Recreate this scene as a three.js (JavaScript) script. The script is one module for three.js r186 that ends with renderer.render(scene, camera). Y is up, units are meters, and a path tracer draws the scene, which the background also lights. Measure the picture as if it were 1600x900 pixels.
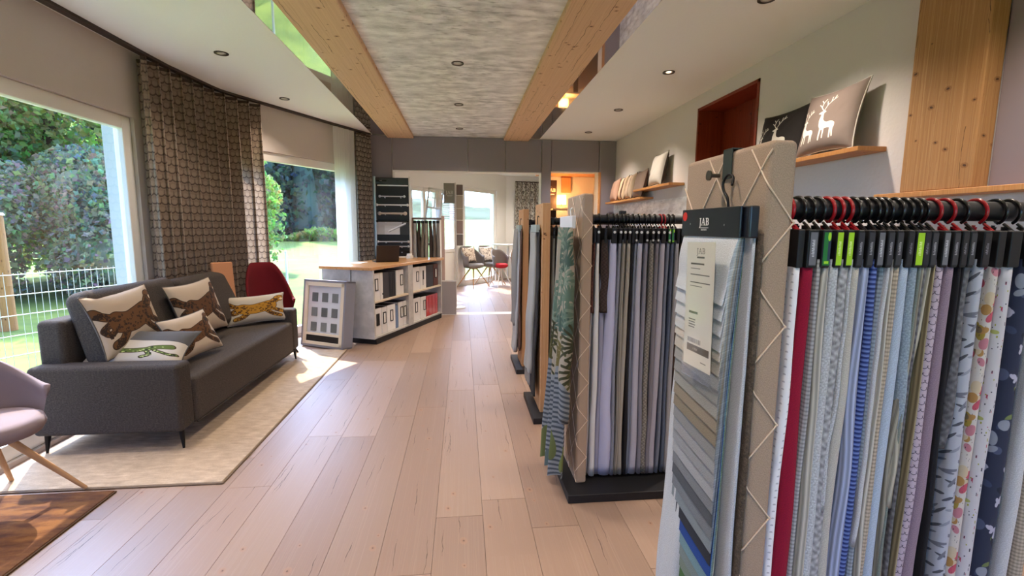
import * as THREE from 'three';
import { RoundedBoxGeometry } from 'three/addons/geometries/RoundedBoxGeometry.js';
import { mergeGeometries } from 'three/addons/utils/BufferGeometryUtils.js';
import { ImprovedNoise } from 'three/addons/math/ImprovedNoise.js';
import { Sky } from 'three/addons/objects/Sky.js';
import { RectAreaLightUniformsLib } from 'three/addons/lights/RectAreaLightUniformsLib.js';

// ---------- camera, sky, sun, exposure ----------
const scene = new THREE.Scene();
const camera = new THREE.PerspectiveCamera(62.61, 16 / 9, 0.05, 600);
const RAD = Math.PI / 180;
camera.position.set(0, 1.55, 0);
camera.rotation.set(-7.342 * RAD, -5.99 * RAD, 0.408 * RAD, 'YXZ');
scene.add(camera);
const SUN = new THREE.Vector3(-0.313, 0.74, -0.595).normalize();
const sky = new Sky();
sky.name = 'sky';
sky.scale.setScalar(400);
sky.material.uniforms.turbidity.value = 9;
sky.material.uniforms.rayleigh.value = 0.5;
sky.material.uniforms.mieCoefficient.value = 0.004;
sky.material.uniforms.mieDirectionalG.value = 0.75;
sky.material.uniforms.cloudCoverage.value = 0.5;
sky.material.uniforms.sunPosition.value.copy(SUN);
scene.add(sky);
const sun = new THREE.DirectionalLight(0xfff1dc, 4.4);
sun.position.copy(SUN).multiplyScalar(60).add(new THREE.Vector3(0, 0, -5));
sun.target.position.set(0, 0, -5);
sun.castShadow = true;
sun.shadow.mapSize.set(2048, 2048);
Object.assign(sun.shadow.camera, { left: -16, right: 16, top: 16, bottom: -16, near: 1, far: 140 });
scene.add(sun, sun.target);
RectAreaLightUniformsLib.init();
const EXPOSURE = 3.3, LAMP = 2.7, LAMP_COLOR = 0xffeedd;

const renderer = new THREE.WebGLRenderer({ antialias: true });
renderer.toneMapping = THREE.LinearToneMapping;
renderer.toneMappingExposure = EXPOSURE;
renderer.shadowMap.enabled = true;

// ---------- helpers ----------
let seed = 20240611;
const rnd = () => { seed = (seed + 0x6d2b79f5) | 0; let t = Math.imul(seed ^ (seed >>> 15), 1 | seed); t = (t + Math.imul(t ^ (t >>> 7), 61 | t)) ^ t; return ((t ^ (t >>> 14)) >>> 0) / 4294967296; };
const rr = (a, b) => a + (b - a) * rnd();
const HP = Math.PI / 2;
const V = (x, y, z) => new THREE.Vector3(x, y, z);
const noise = new ImprovedNoise();
const nz = (x, y, z = 0) => noise.noise(x, y, z);
const used = new Map();
function numbered(name) { const n = used.get(name) ?? 0; used.set(name, n + 1); return n ? `${name}_${String(n).padStart(3, '0')}` : name; }
function mesh(name, geo, mat, parent) { const m = new THREE.Mesh(Array.isArray(geo) ? mergeGeometries(geo.map((g) => (g.index ? g.toNonIndexed() : g))) : geo, mat); m.name = parent ? name : numbered(name); (parent ?? scene).add(m); return m; }
function tag(o, label, category, group, kind) { if (label) o.userData.label = label; if (category) o.userData.category = category; if (group) o.userData.group = group; if (kind) o.userData.kind = kind; return o; }
function thing(name, label, category, pos = [0, 0, 0], turn = 0, group) { const g = new THREE.Group(); g.name = numbered(name); g.position.set(...pos); g.rotation.y = turn; scene.add(g); return tag(g, label, category, group); }
function struct(name, pos = [0, 0, 0], turn = 0) { const g = new THREE.Group(); g.name = numbered(name); g.position.set(...pos); g.rotation.y = turn; scene.add(g); g.userData.kind = 'structure'; return g; }
function copy(src, label) { const c = src.clone(); c.name = numbered(src.name.replace(/_\d{3}$/, '')); scene.add(c); if (label) c.userData = { ...src.userData, label }; return c; }
function metric(g, swap = false, du = 0, dv = 0) {
  const p = g.attributes.position, n = g.attributes.normal, uv = new Float32Array(p.count * 2);
  for (let i = 0; i < p.count; i++) {
    const x = p.getX(i), y = p.getY(i), z = p.getZ(i), a = Math.abs(n.getX(i)), b = Math.abs(n.getY(i)), c = Math.abs(n.getZ(i));
    let u, v;
    if (a >= b && a >= c) { u = z; v = y; } else if (b >= c) { u = x; v = z; } else { u = x; v = y; }
    uv[2 * i] = (swap ? v : u) + du; uv[2 * i + 1] = (swap ? u : v) + dv;
  }
  g.setAttribute('uv', new THREE.BufferAttribute(uv, 2));
  return g;
}
// a box with its centre at x, z and its base at y
function box(w, h, d, x = 0, y = 0, z = 0, r = 0, seg = 1, swap = false) {
  const g = r > 0 ? new RoundedBoxGeometry(w, h, d, seg, Math.min(r, w / 2.01, h / 2.01, d / 2.01)) : new THREE.BoxGeometry(w, h, d);
  g.translate(x, y + h / 2, z);
  return metric(g.index ? g.toNonIndexed() : g, swap);
}
function cyl(r0, r1, a, b, n = 12) { const A = V(...a), B = V(...b), d = B.clone().sub(A), g = new THREE.CylinderGeometry(r1, r0, d.length(), n); g.applyQuaternion(new THREE.Quaternion().setFromUnitVectors(V(0, 1, 0), d.clone().normalize())); const m = A.add(B).multiplyScalar(0.5); g.translate(m.x, m.y, m.z); return g.toNonIndexed(); }
function tube(pts, r, n = 24, k = 6) { return new THREE.TubeGeometry(new THREE.CatmullRomCurve3(pts.map((p) => V(...p))), n, r, k).toNonIndexed(); }
const xf = (g, pos = [0, 0, 0], rot = [0, 0, 0], s = [1, 1, 1]) => g.applyMatrix4(new THREE.Matrix4().compose(V(...pos), new THREE.Quaternion().setFromEuler(new THREE.Euler(...rot, 'YXZ')), V(...s)));

// ---------- textures ----------
function canvasTexture(w, h, draw, size = [1, 1]) { const c = document.createElement('canvas'); c.width = w; c.height = h; draw(c.getContext('2d'), w, h); const t = new THREE.CanvasTexture(c); t.wrapS = t.wrapT = THREE.RepeatWrapping; t.repeat.set(1 / size[0], 1 / size[1]); t.colorSpace = THREE.SRGBColorSpace; t.anisotropy = 8; return t; }
function dataTexture(w, h, f, size = [1, 1], srgb = true) { const d = new Uint8Array(w * h * 4); for (let j = 0; j < h; j++) for (let i = 0; i < w; i++) { const c = f(i / w, j / h, i, j), k = (j * w + i) * 4; if (typeof c === 'number') d[k] = d[k + 1] = d[k + 2] = Math.max(0, Math.min(255, c)); else for (let q = 0; q < 3; q++) d[k + q] = Math.max(0, Math.min(255, c[q])); d[k + 3] = 255; } const t = new THREE.DataTexture(d, w, h); t.wrapS = t.wrapT = THREE.RepeatWrapping; t.magFilter = THREE.LinearFilter; t.minFilter = THREE.LinearMipmapLinearFilter; t.generateMipmaps = true; t.repeat.set(1 / size[0], 1 / size[1]); if (srgb) t.colorSpace = THREE.SRGBColorSpace; t.needsUpdate = true; return t; }
// fractal noise that repeats over the unit square
function tileNoise(u, v, fx, fy, oct = 4, s = 0) { let a = 1, sum = 0, tot = 0; for (let o = 0; o < oct; o++) { const X = fx * 2 ** o, Y = fy * 2 ** o, f = (i, j) => nz((u - i) * X + 31.7 + s, (v - j) * Y + 7.3, 5.1 * o + s); sum += a * (f(0, 0) * (1 - u) * (1 - v) + f(1, 0) * u * (1 - v) + f(0, 1) * (1 - u) * v + f(1, 1) * u * v); tot += a; a *= 0.55; } return sum / tot; }
const std = (color, roughness = 0.8, o = {}) => new THREE.MeshStandardMaterial({ color, roughness, ...o });
const phys = (color, roughness = 0.8, o = {}) => new THREE.MeshPhysicalMaterial({ color, roughness, ...o });
const mix = (a, b, t) => a.map((x, i) => x + (b[i] - x) * t);

// oak planks: u across (0.25 m), v along (2 m)
function oak(k) {
  return canvasTexture(256, 2048, (g, w, h) => {
    const base = [[152, 126, 108], [145, 120, 103], [159, 133, 115], [150, 123, 105], [142, 116, 99]][k];
    g.fillStyle = `rgb(${base})`; g.fillRect(0, 0, w, h);
    for (let i = 0; i < 260; i++) { const x = rr(0, w), a = rr(0.015, 0.07); g.strokeStyle = rnd() < 0.55 ? `rgba(150,112,84,${a})` : `rgba(206,186,168,${a})`; g.lineWidth = rr(0.6, 5); g.beginPath(); let px = x; const y0 = rr(-300, h), len = rr(200, 1400); g.moveTo(px, y0); for (let y = y0; y < y0 + len; y += 60) { px += rr(-2.2, 2.2); g.lineTo(px, y); } g.stroke(); }
    for (let i = 0; i < 7; i++) { // cathedral grain
      const cx = rr(50, 200), cy = rr(0, h); for (let q = 0; q < 7; q++) { g.strokeStyle = `rgba(158,120,92,${rr(0.05, 0.13)})`; g.lineWidth = rr(1, 2.5); g.beginPath(); g.ellipse(cx, cy, 6 + q * 6, 60 + q * 55, rr(-0.03, 0.03), 0, 7); g.stroke(); }
    }
    const knots = 3 + Math.floor(rr(0, 3));
    for (let i = 0; i < knots; i++) { const x = rr(30, w - 30), y = rr(60, h - 60), r = rr(6, 15); for (let q = 5; q > 0; q--) { g.fillStyle = `rgba(${118 + q * 10},${84 + q * 9},${62 + q * 8},0.3)`; g.beginPath(); g.ellipse(x + rr(-2, 2), y, r * q * 0.28, r * q * 0.42, 0.2, 0, 7); g.fill(); } g.fillStyle = 'rgba(84,60,44,0.75)'; g.beginPath(); g.ellipse(x, y, r * 0.3, r * 0.42, 0.3, 0, 7); g.fill(); }
    const cracks = 4 + Math.floor(rr(0, 4));
    for (let i = 0; i < cracks; i++) { let x = rr(20, w - 20), y = rr(0, h - 300); const n = 5 + Math.floor(rr(0, 9)); for (let s = 0; s < n; s++) { const nx = x + rr(-5, 6), ny = y + rr(18, 42); g.strokeStyle = `rgba(66,46,34,${rr(0.6, 0.95)})`; g.lineWidth = rr(1.6, 4.6) * Math.sin(((s + 0.6) / n) * 3); g.beginPath(); g.moveTo(x, y); g.lineTo(nx, ny); g.stroke(); x = nx; y = ny; } }
  }, [0.25, 2]);
}
const oakMats = [0, 1, 2, 3, 4].map((k) => phys(0xffffff, 0.46, { map: oak(k), clearcoat: 0.06, clearcoatRoughness: 0.35 }));
// old spruce: v along the beam
function spruce(base, dark, k, size) {
  return canvasTexture(512, 2048, (g, w, h) => {
    g.fillStyle = `rgb(${base})`; g.fillRect(0, 0, w, h);
    for (let i = 0; i < 420; i++) { const a = rr(0.03, 0.14); g.strokeStyle = rnd() < 0.5 ? `rgba(${dark},${a})` : `rgba(246,214,166,${a})`; g.lineWidth = rr(0.8, 6); let x = rr(0, w), y = rr(-400, h); const len = rr(150, 1500); g.beginPath(); g.moveTo(x, y); for (let q = 0; q < len; q += 70) { x += rr(-4, 4); y += 70; g.lineTo(x, y); } g.stroke(); }
    for (let i = 0; i < 26; i++) { const x = rr(0, w), y = rr(0, h), r = rr(3, 11); g.fillStyle = `rgba(${dark},0.32)`; g.beginPath(); g.ellipse(x, y, r * 2.2, r * 1.5, rr(-0.4, 0.4), 0, 7); g.fill(); g.fillStyle = 'rgba(62,36,18,0.85)'; g.beginPath(); g.ellipse(x, y, r, r * 0.6, rr(-0.4, 0.4), 0, 7); g.fill(); }
    for (let i = 0; i < k; i++) { let x = rr(60, w - 60), y = rr(-200, h - 500); const n = 16 + Math.floor(rr(0, 22)); for (let s = 0; s < n; s++) { const nx = x + rr(-7, 7), ny = y + rr(22, 44); g.strokeStyle = `rgba(58,34,18,${rr(0.5, 0.95)})`; g.lineWidth = rr(1, 4.5); g.beginPath(); g.moveTo(x, y); g.lineTo(nx, ny); g.stroke(); x = nx; y = ny; } }
  }, size);
}
const beamMat = std(0xffffff, 0.7, { map: spruce([214, 178, 140], [150, 102, 64], 5, [0.5, 2.2]) });
const postMat = std(0xffffff, 0.7, { map: spruce([170, 122, 74], [98, 56, 28], 3, [0.45, 1.9]) });
const warmWood = std(0xffffff, 0.55, { map: spruce([184, 126, 78], [118, 70, 36], 0, [0.5, 1.6]) });
const oakTop = phys(0xffffff, 0.3, { map: spruce([206, 152, 96], [150, 96, 48], 0, [0.4, 1.2]), clearcoat: 0.4, clearcoatRoughness: 0.25 });
const darkWood = std(0xd88a58, 0.5, { map: spruce([150, 84, 48], [88, 40, 20], 0, [0.5, 1.6]) });

// plaster and wall papers
const plasterBump = dataTexture(512, 512, (u, v) => 128 + 260 * tileNoise(u, v, 9, 16, 5), [1.6, 1.2], false);
const plasterTone = dataTexture(512, 512, (u, v) => { const n = tileNoise(u, v, 7, 11, 5, 3), m = Math.max(0, -tileNoise(u, v, 14, 30, 4, 11) - 0.1); return mix([252, 252, 252], [178, 178, 178], Math.min(1, Math.max(0, 0.3 + n * 1.7 + m * 3.4))); }, [1.6, 1.2]);
const centreMat = std(0xffffff, 0.45, { map: plasterTone, bumpMap: plasterBump, bumpScale: 0.045 });
const wallBump = dataTexture(256, 256, (u, v) => 128 + 120 * tileNoise(u, v, 24, 24, 3, 5), [0.6, 0.6], false);
const ceilMat = std(0xeceeea, 0.85, { bumpMap: wallBump, bumpScale: 0.0015 });
const bayMat = std(0xc6bbb3, 0.9, { bumpMap: wallBump, bumpScale: 0.002 });
const rightMat = std(0xd6cfcc, 0.85, { bumpMap: wallBump, bumpScale: 0.002 });
const silverMat = std(0xffffff, 0.4, { map: plasterTone, bumpMap: plasterBump, bumpScale: 0.02 });
const whiteMat = std(0xe9e6e0, 0.8);
const stoneWhite = std(0xb4bcbe, 0.85);
const taupeFelt = std(0x8b838b, 0.95, { bumpMap: wallBump, bumpScale: 0.001 });
const frameMat = phys(0xe6e2da, 0.35, { clearcoat: 0.3 });
const glassMat = phys(0xffffff, 0.0, { transmission: 1, thickness: 0, ior: 1.5, specularIntensity: 1 });
const glossMat = phys(0xb4aca4, 0.03, { metalness: 0.9 });
const black = std(0x0d0d10, 0.55), blackGloss = phys(0x101014, 0.25, { clearcoat: 0.5 }), silver = std(0xc8cad0, 0.3, { metalness: 0.9 }), chrome = std(0xd8d8dc, 0.15, { metalness: 1 });
const greyPaint = std(0x8b8a92, 0.6), blackSteel = std(0x17171a, 0.4, { metalness: 0.6 });
// cloth: grey tone maps multiplied by a colour
const weave = dataTexture(128, 128, (u, v, i, j) => 214 + 22 * Math.sin(i * Math.PI / 2) * Math.sin(j * Math.PI / 2) + 30 * nz(i * 0.21, j * 0.21, 2) + rr(-12, 12), [0.06, 0.06]);
const tweed = dataTexture(256, 256, (u, v, i, j) => { const n = tileNoise(u, v, 26, 40, 3, 9); return 176 + 110 * n + rr(-40, 40); }, [0.3, 0.3]);
const knit = dataTexture(64, 64, (u, v) => 178 + 60 * Math.abs(Math.sin(v * Math.PI * 4)) + 14 * Math.sin(u * Math.PI * 8), [0.03, 0.04]);
const ribs = dataTexture(64, 64, (u) => 204 + 32 * Math.cos(u * Math.PI * 2) + 10 * Math.cos(u * Math.PI * 8), [0.012, 0.05]);
const boucle = dataTexture(128, 128, (u, v) => 206 + 90 * tileNoise(u, v, 14, 14, 3, 21), [0.06, 0.06]);
const chenille = dataTexture(128, 128, (u, v) => { const a = Math.sin(u * 12.57 + Math.sin(v * 12.57)) * Math.sin(v * 25.13), n = tileNoise(u, v, 10, 10, 3, 2); return 190 + 34 * a + 60 * n; }, [0.05, 0.09]);
const cloth = (c, map = weave, o = {}) => std(c, 0.95, { map, ...o });

// ---------- the setting ----------
const HC = 3.05;
function holeWall(L, H, th, holes, y0 = 0) { // local: x along, y up, the room on the +z side of z = 0
  const s = new THREE.Shape(); s.moveTo(0, y0); s.lineTo(L, y0); s.lineTo(L, H); s.lineTo(0, H); s.closePath();
  for (const [a, b, c, d] of holes) { const p = new THREE.Path(); p.moveTo(a, c); p.lineTo(a, d); p.lineTo(b, d); p.lineTo(b, c); p.closePath(); s.holes.push(p); }
  const g = new THREE.ExtrudeGeometry(s, { depth: th, bevelEnabled: false }); g.translate(0, 0, -th);
  return metric(g);
}
const floor = struct('floor');
// a slab whose left edge follows the window wall and the bay
function slabPlan(out, x1, z0, z1, y, h) {
  const bx = (z) => -2.771 + (-5.877 - z) * 0.52520 - out / 0.88532, zk = -5.877 - (2.771 - 2.88 - out + out / 0.88532) / 0.5252, s = new THREE.Shape(), pts = [];
  if (z0 > zk) pts.push([-2.88 - out, z0]);
  if (z0 > zk && z1 < zk) pts.push([-2.88 - out, zk]); else if (z0 <= zk) pts.push([bx(z0), z0]);
  pts.push([z1 < zk ? bx(z1) : -2.88 - out, z1], [x1, z1], [x1, z0]);
  pts.forEach(([x, z], i) => (i ? s.lineTo(x, -z) : s.moveTo(x, -z))); s.closePath();
  const g = new THREE.ExtrudeGeometry(s, { depth: h, bevelEnabled: false }); g.rotateX(-HP); g.translate(0, y, 0);
  return metric(g);
}
function farPlan(o, y, h) { const s = new THREE.Shape(); [[-1.78 - o, -8.3], [-1.78 - o, -10.1], [1.22 - o, -14.25], [1.0, -15.1], [5.1, -15.9], [5.1, -8.3]].forEach(([x, z], i) => (i ? s.lineTo(x, -z) : s.moveTo(x, -z))); s.closePath(); const g = new THREE.ExtrudeGeometry(s, { depth: h, bevelEnabled: false }); g.rotateX(-HP); g.translate(0, y, 0); return metric(g); }
mesh('floor_slab', [slabPlan(0.22, 5, 3.4, -8.3, -0.224, 0.2), farPlan(0.2, -0.224, 0.2)], std(0x6e5a4a, 0.9), floor);
{ // planks 0.25 m wide laid along the room
  const shapes = [0, 1, 2, 3].map((k) => { const g = new RoundedBoxGeometry(0.2488, 0.024, 1.998, 1, 0.0012); metric(g, false, 0.125 + k * 0.25, k * 0.53); return g; });
  for (let i = 0; i < 28; i++) {
    const x = -2.775 + i * 0.25, shift = rr(0, 2);
    for (let j = 0; j < 9; j++) {
      const z = 3.2 - shift - j * 2;
      if (z > 3.9 || z < -14.9) continue;
      const bay = -2.771 + (-5.877 - z) * 0.525; // the bay wall cuts the floor here
      if (z < -5 && z > -7.6 && x < bay - 0.6) continue;
      if (z <= -7.6 && x < Math.max(-1.95, -1.95 + 0.75 * (-9.6 - z))) continue;
      if (z > -8 && x > 2.75) continue;
      const m = mesh('plank', shapes[Math.floor(rr(0, 4))], oakMats[Math.floor(rr(0, 5))], floor);
      m.position.set(x, -0.012, z); m.rotation.y = rnd() < 0.5 ? Math.PI : 0;
    }
  }
}
const Zf = 3.1, Zb = -8.3, zl = Zf - Zb, zc = (Zf + Zb) / 2;
const ceiling = struct('ceiling');
mesh('ceiling_slab', [slabPlan(0.24, 5, 3.4, Zb, HC + 0.05, 0.25), farPlan(0.22, HC + 0.05, 0.25)], std(0xbdb8b0, 0.9), ceiling);
mesh('textured_panel', box(1.56, 0.05, zl, -0.045, HC, zc), centreMat, ceiling);
mesh('plain_panel', slabPlan(0.02, -1.47, Zf, Zb, HC, 0.05), ceilMat, ceiling);
mesh('plain_panel', box(1.42, 0.05, zl, 2.04, HC, zc), ceilMat, ceiling);
mesh('glossy_strip', box(0.26, 0.05, zl, -1.34, HC + 0.002, zc), glossMat, ceiling);
mesh('glossy_strip', box(0.22, 0.05, zl, 1.23, HC + 0.002, zc), glossMat, ceiling);
mesh('far_panel', farPlan(0.0, HC, 0.05), ceilMat, ceiling);
for (const [x, l, du] of [[-1.015, 'left timber ceiling beam with the glossy strip on its window side', 0], [0.925, 'right timber ceiling beam with the glossy strip on the shelf wall side', 0.23]]) {
  const t = thing('ceiling_beam', l, 'beam', [x, HC - 0.045, 0]);
  const g = box(0.43, 0.16, zl, 0, 0, zc, 0.012, 1); metric(g, false, du, du * 3);
  mesh('beam_timber', g, beamMat, t);
}
// windows and glazed doors, in a wall's own frame (x along it, room at +z)
function sash(parent, x0, x1, y0, y1, fw = 0.1, mullions = [], o = {}) {
  const d = 0.08, z = -0.07, y = o.lift ?? 0;
  for (const x of [x0, x1 - fw, ...mullions.map((m) => m - fw / 2)]) mesh('stile', box(fw, y1 - y0, d, x + fw / 2, y0, z, 0.008), frameMat, parent);
  const xs = [x0, ...mullions, x1];
  for (let k = 0; k < xs.length - 1; k++) {
    const a = xs[k] + (k ? fw / 2 : fw), b = xs[k + 1] - (k < xs.length - 2 ? fw / 2 : fw);
    mesh('rail', box(b - a, fw, d, (a + b) / 2, y1 - fw, z, 0.008), frameMat, parent);
    mesh('rail', box(b - a, fw, d, (a + b) / 2, y0, z, 0.008), frameMat, parent);
    mesh('pane', box(b - a, y1 - y0 - 2 * fw, 0.002, (a + b) / 2, y0 + fw, z), glassMat, parent);
  }
}
function windowIn(n, wall, x0, x1, y0, y1, fw, mullions) {
  const g = new THREE.Group(); g.name = n; g.position.copy(wall.position); g.rotation.copy(wall.rotation); scene.add(g); g.userData.kind = 'structure';
  sash(g, x0, x1, y0, y1, fw, mullions);
  return g;
}
// left wall: local x runs away from the camera
const LW = -2.88, wallL = struct('wall_left', [LW, 0, 3.1], Math.PI / 2);
const wl1 = 3.1 + 1.95, wl2 = 3.1 + 4.66;
mesh('wall_leaf', holeWall(8.78, HC, 0.24, [[wl1, wl2, 0.03, 2.48]], -0.02), bayMat, wallL);
windowIn('window_1', wallL, wl1, wl2, 0.03, 2.48, 0.11, []);
mesh('reveal', box(0.03, 2.45, 0.16, wl2 + 0.012, 0.03, -0.19), stoneWhite, wallL);
mesh('reveal', box(0.03, 2.45, 0.16, wl1 - 0.012, 0.03, -0.19), stoneWhite, wallL);
// bay wall, running on into the far room
const BAY = Math.atan2(0.88532, 0.46498), wallB = struct('wall_bay', [-2.771, 0, -5.877], BAY);
mesh('wall_leaf', xf(holeWall(3.03, HC, 0.24, [[0.43, 2.48, 0.03, 2.48]], -0.02), [-0.24, 0, 0]), bayMat, wallB);
const FAR = Math.atan2(0.8, 0.6), wallW = struct('wall_window', [-1.75, 0, -10.2], FAR);
mesh('wall_leaf', holeWall(5.2, HC, 0.24, [[1.0, 2.0, 0.03, 2.45], [2.05, 2.7, 0.03, 2.45], [2.98, 4.58, 0.03, 2.58]], -0.02), whiteMat, wallW);
mesh('wall_leaf', xf(box(2.1, HC + 0.02, 0.2, 0, -0.02, 0), [-0.76, 0, 0.57], [0, HP - FAR, 0]), whiteMat, wallW);
windowIn('window_2', wallB, 0.19, 2.24, 0.03, 2.48, 0.11, []);
windowIn('window_4', wallW, 1.0, 2.0, 0.03, 2.45, 0.09, [1.5]);
windowIn('window_3', wallW, 2.98, 4.58, 0.03, 2.58, 0.1, []);
{
  const d = windowIn('door_1', wallW, 2.05, 2.7, 0.9, 2.45, 0.09, []);
  mesh('stile', box(0.09, 0.87, 0.08, 2.095, 0.03, -0.07, 0.008), frameMat, d); mesh('stile', box(0.09, 0.87, 0.08, 2.655, 0.03, -0.07, 0.008), frameMat, d);
  mesh('door_panel', box(0.47, 0.87, 0.05, 2.375, 0.03, -0.07, 0.01), frameMat, d);
  mesh('handle', [cyl(0.01, 0.01, [2.65, 1.03, -0.03], [2.65, 1.03, 0.02]), cyl(0.01, 0.01, [2.65, 1.03, 0.02], [2.53, 1.03, 0.02])], silver, d);
}
const wallF = struct('wall_far', [1.26, 0, -14.26], 0.2);
mesh('wall_leaf', holeWall(5, HC, 0.2, [], -0.02), whiteMat, wallF);
// wall between the rooms: white leaf with two openings, clad in taupe felt panels
const wallK = struct('wall_back', [-1.75, 0, Zb - 0.03], 0), kx = (x) => x + 1.75;
mesh('wall_leaf', holeWall(4.7, HC, 0.24, [[kx(-1.16), kx(1.37), 0, 2.48], [kx(1.54), kx(2.39), 0, 2.51]], -0.02), whiteMat, wallK);
for (const [a, b, y0, y1, d] of [[-1.7, -1.165, 0, HC, 0.03], [-1.16, 0.1, 2.49, HC, 0.025], [0.103, 0.742, 2.49, HC, 0.025], [0.745, 1.37, 2.49, HC, 0.025], [1.373, 1.537, 0, HC, 0.04], [1.54, 2.388, 2.52, HC, 0.025], [2.391, 2.69, 0, HC, 0.04]]) mesh('felt_panel', box(b - a - 0.004, y1 - y0 - 0.004, d, kx((a + b) / 2), y0, d / 2, 0.006), taupeFelt, wallK);
mesh('low_wall', box(1.04, 0.59, 0.2, kx(-0.635), 0, -0.12, 0.006), std(0xa39a96, 0.85), wallK);
// right wall with its timber-lined niche; local x runs towards the camera
const wallR = struct('wall_right', [2.69, 0, Zb], -Math.PI / 2);
const rz = (z) => z - Zb; // local x of a world z on the right wall
mesh('wall_leaf', holeWall(zl, HC, 0.3, [[rz(-5.37), rz(-4.23), 2.0, 2.9]], -0.02), rightMat, wallR);
mesh('plaster_panel', box(3.4, 1.93, 0.012, rz(-6.6), 0, 0.006), silverMat, wallR);
{ const a = rz(-5.37), b = rz(-4.23), m = (a + b) / 2, w = b - a;
  mesh('niche_lining', [box(0.03, 0.9, 0.34, a + 0.015, 2.0, -0.16), box(0.03, 0.9, 0.34, b - 0.015, 2.0, -0.16), box(w, 0.03, 0.34, m, 2.87, -0.16), box(w, 0.03, 0.34, m, 2.0, -0.16)], darkWood, wallR);
  for (let k = 0; k < 4; k++) mesh('niche_board', box(w / 4 - 0.004, 0.84, 0.02, a + w / 8 + (k * w) / 4, 2.03, -0.3), darkWood, wallR); }
const wallN = struct('wall_front', [2.9, 0, 3.1], Math.PI);
mesh('wall_leaf', holeWall(6.0, HC, 0.24, [[0.4, 2.9, 0.03, 2.48], [3.0, 5.5, 0.03, 2.48]], -0.02), whiteMat, wallN);
windowIn('window_5', wallN, 0.4, 2.9, 0.03, 2.48, 0.1, [1.65]);
windowIn('window_6', wallN, 3.0, 5.5, 0.03, 2.48, 0.1, [4.25]);
// side rooms behind the second opening, and the outer shell of the far room
const wallA = struct('wall_alcove', [0, 0, 0]);
mesh('wall_leaf', [xf(box(1.75, 3.07, 0.08, 0, -0.02, 0), [1.61, 0, -9.4], [0, 1.4, 0]), box(1.5, 3.07, 0.08, 2.4, -0.02, -10.2), box(0.08, 3.07, 1.7, 2.9, -0.02, -9.4)], rightMat, wallA);
mesh('timber_soffit', box(1.3, 0.05, 1.55, 2.2, 2.62, -9.37), warmWood, wallA);
mesh('timber_lining', box(0.03, 2.51, 0.3, 2.405, 0, -8.42), warmWood, wallA);
const wallO = struct('wall_outer', [0, 0, 0]);
mesh('wall_leaf', [box(0.2, 3.07, 7.2, 4.9, -0.02, -11.9), box(2.1, 3.07, 0.2, 3.9, -0.02, -8.45)], whiteMat, wallO);
const roof = struct('roof', [0, 0, 0]);
mesh('roof_deck', [slabPlan(0.26, 5.1, 3.5, Zb, HC + 0.3, 0.12), farPlan(0.24, HC + 0.3, 0.12)], std(0x8a8580, 0.9), roof);

// curtain track in a groove between ceiling and wall
const trackPts = [[-2.79, 3.0], [-2.79, 0], [-2.79, -4.7], [-2.765, -5.2], [-2.69, -5.84], [-2.43, -6.37], [-2.17, -6.9], [-1.9, -7.45], [-1.5, -8.2]];
mesh('curtain_track', (() => { const c = new THREE.CatmullRomCurve3(trackPts.map(([x, z]) => V(x, HC - 0.012, z)), false, 'catmullrom', 0.3), s = new THREE.Shape(); s.moveTo(-0.012, -0.03); s.lineTo(0.012, -0.03); s.lineTo(0.012, 0.03); s.lineTo(-0.012, 0.03); return new THREE.ExtrudeGeometry(s, { steps: 90, extrudePath: c }); })(), std(0x3a302a, 0.6));
tag(scene.children.at(-1), 'dark curved curtain track fixed under the ceiling above the windows', 'curtain track');

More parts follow.
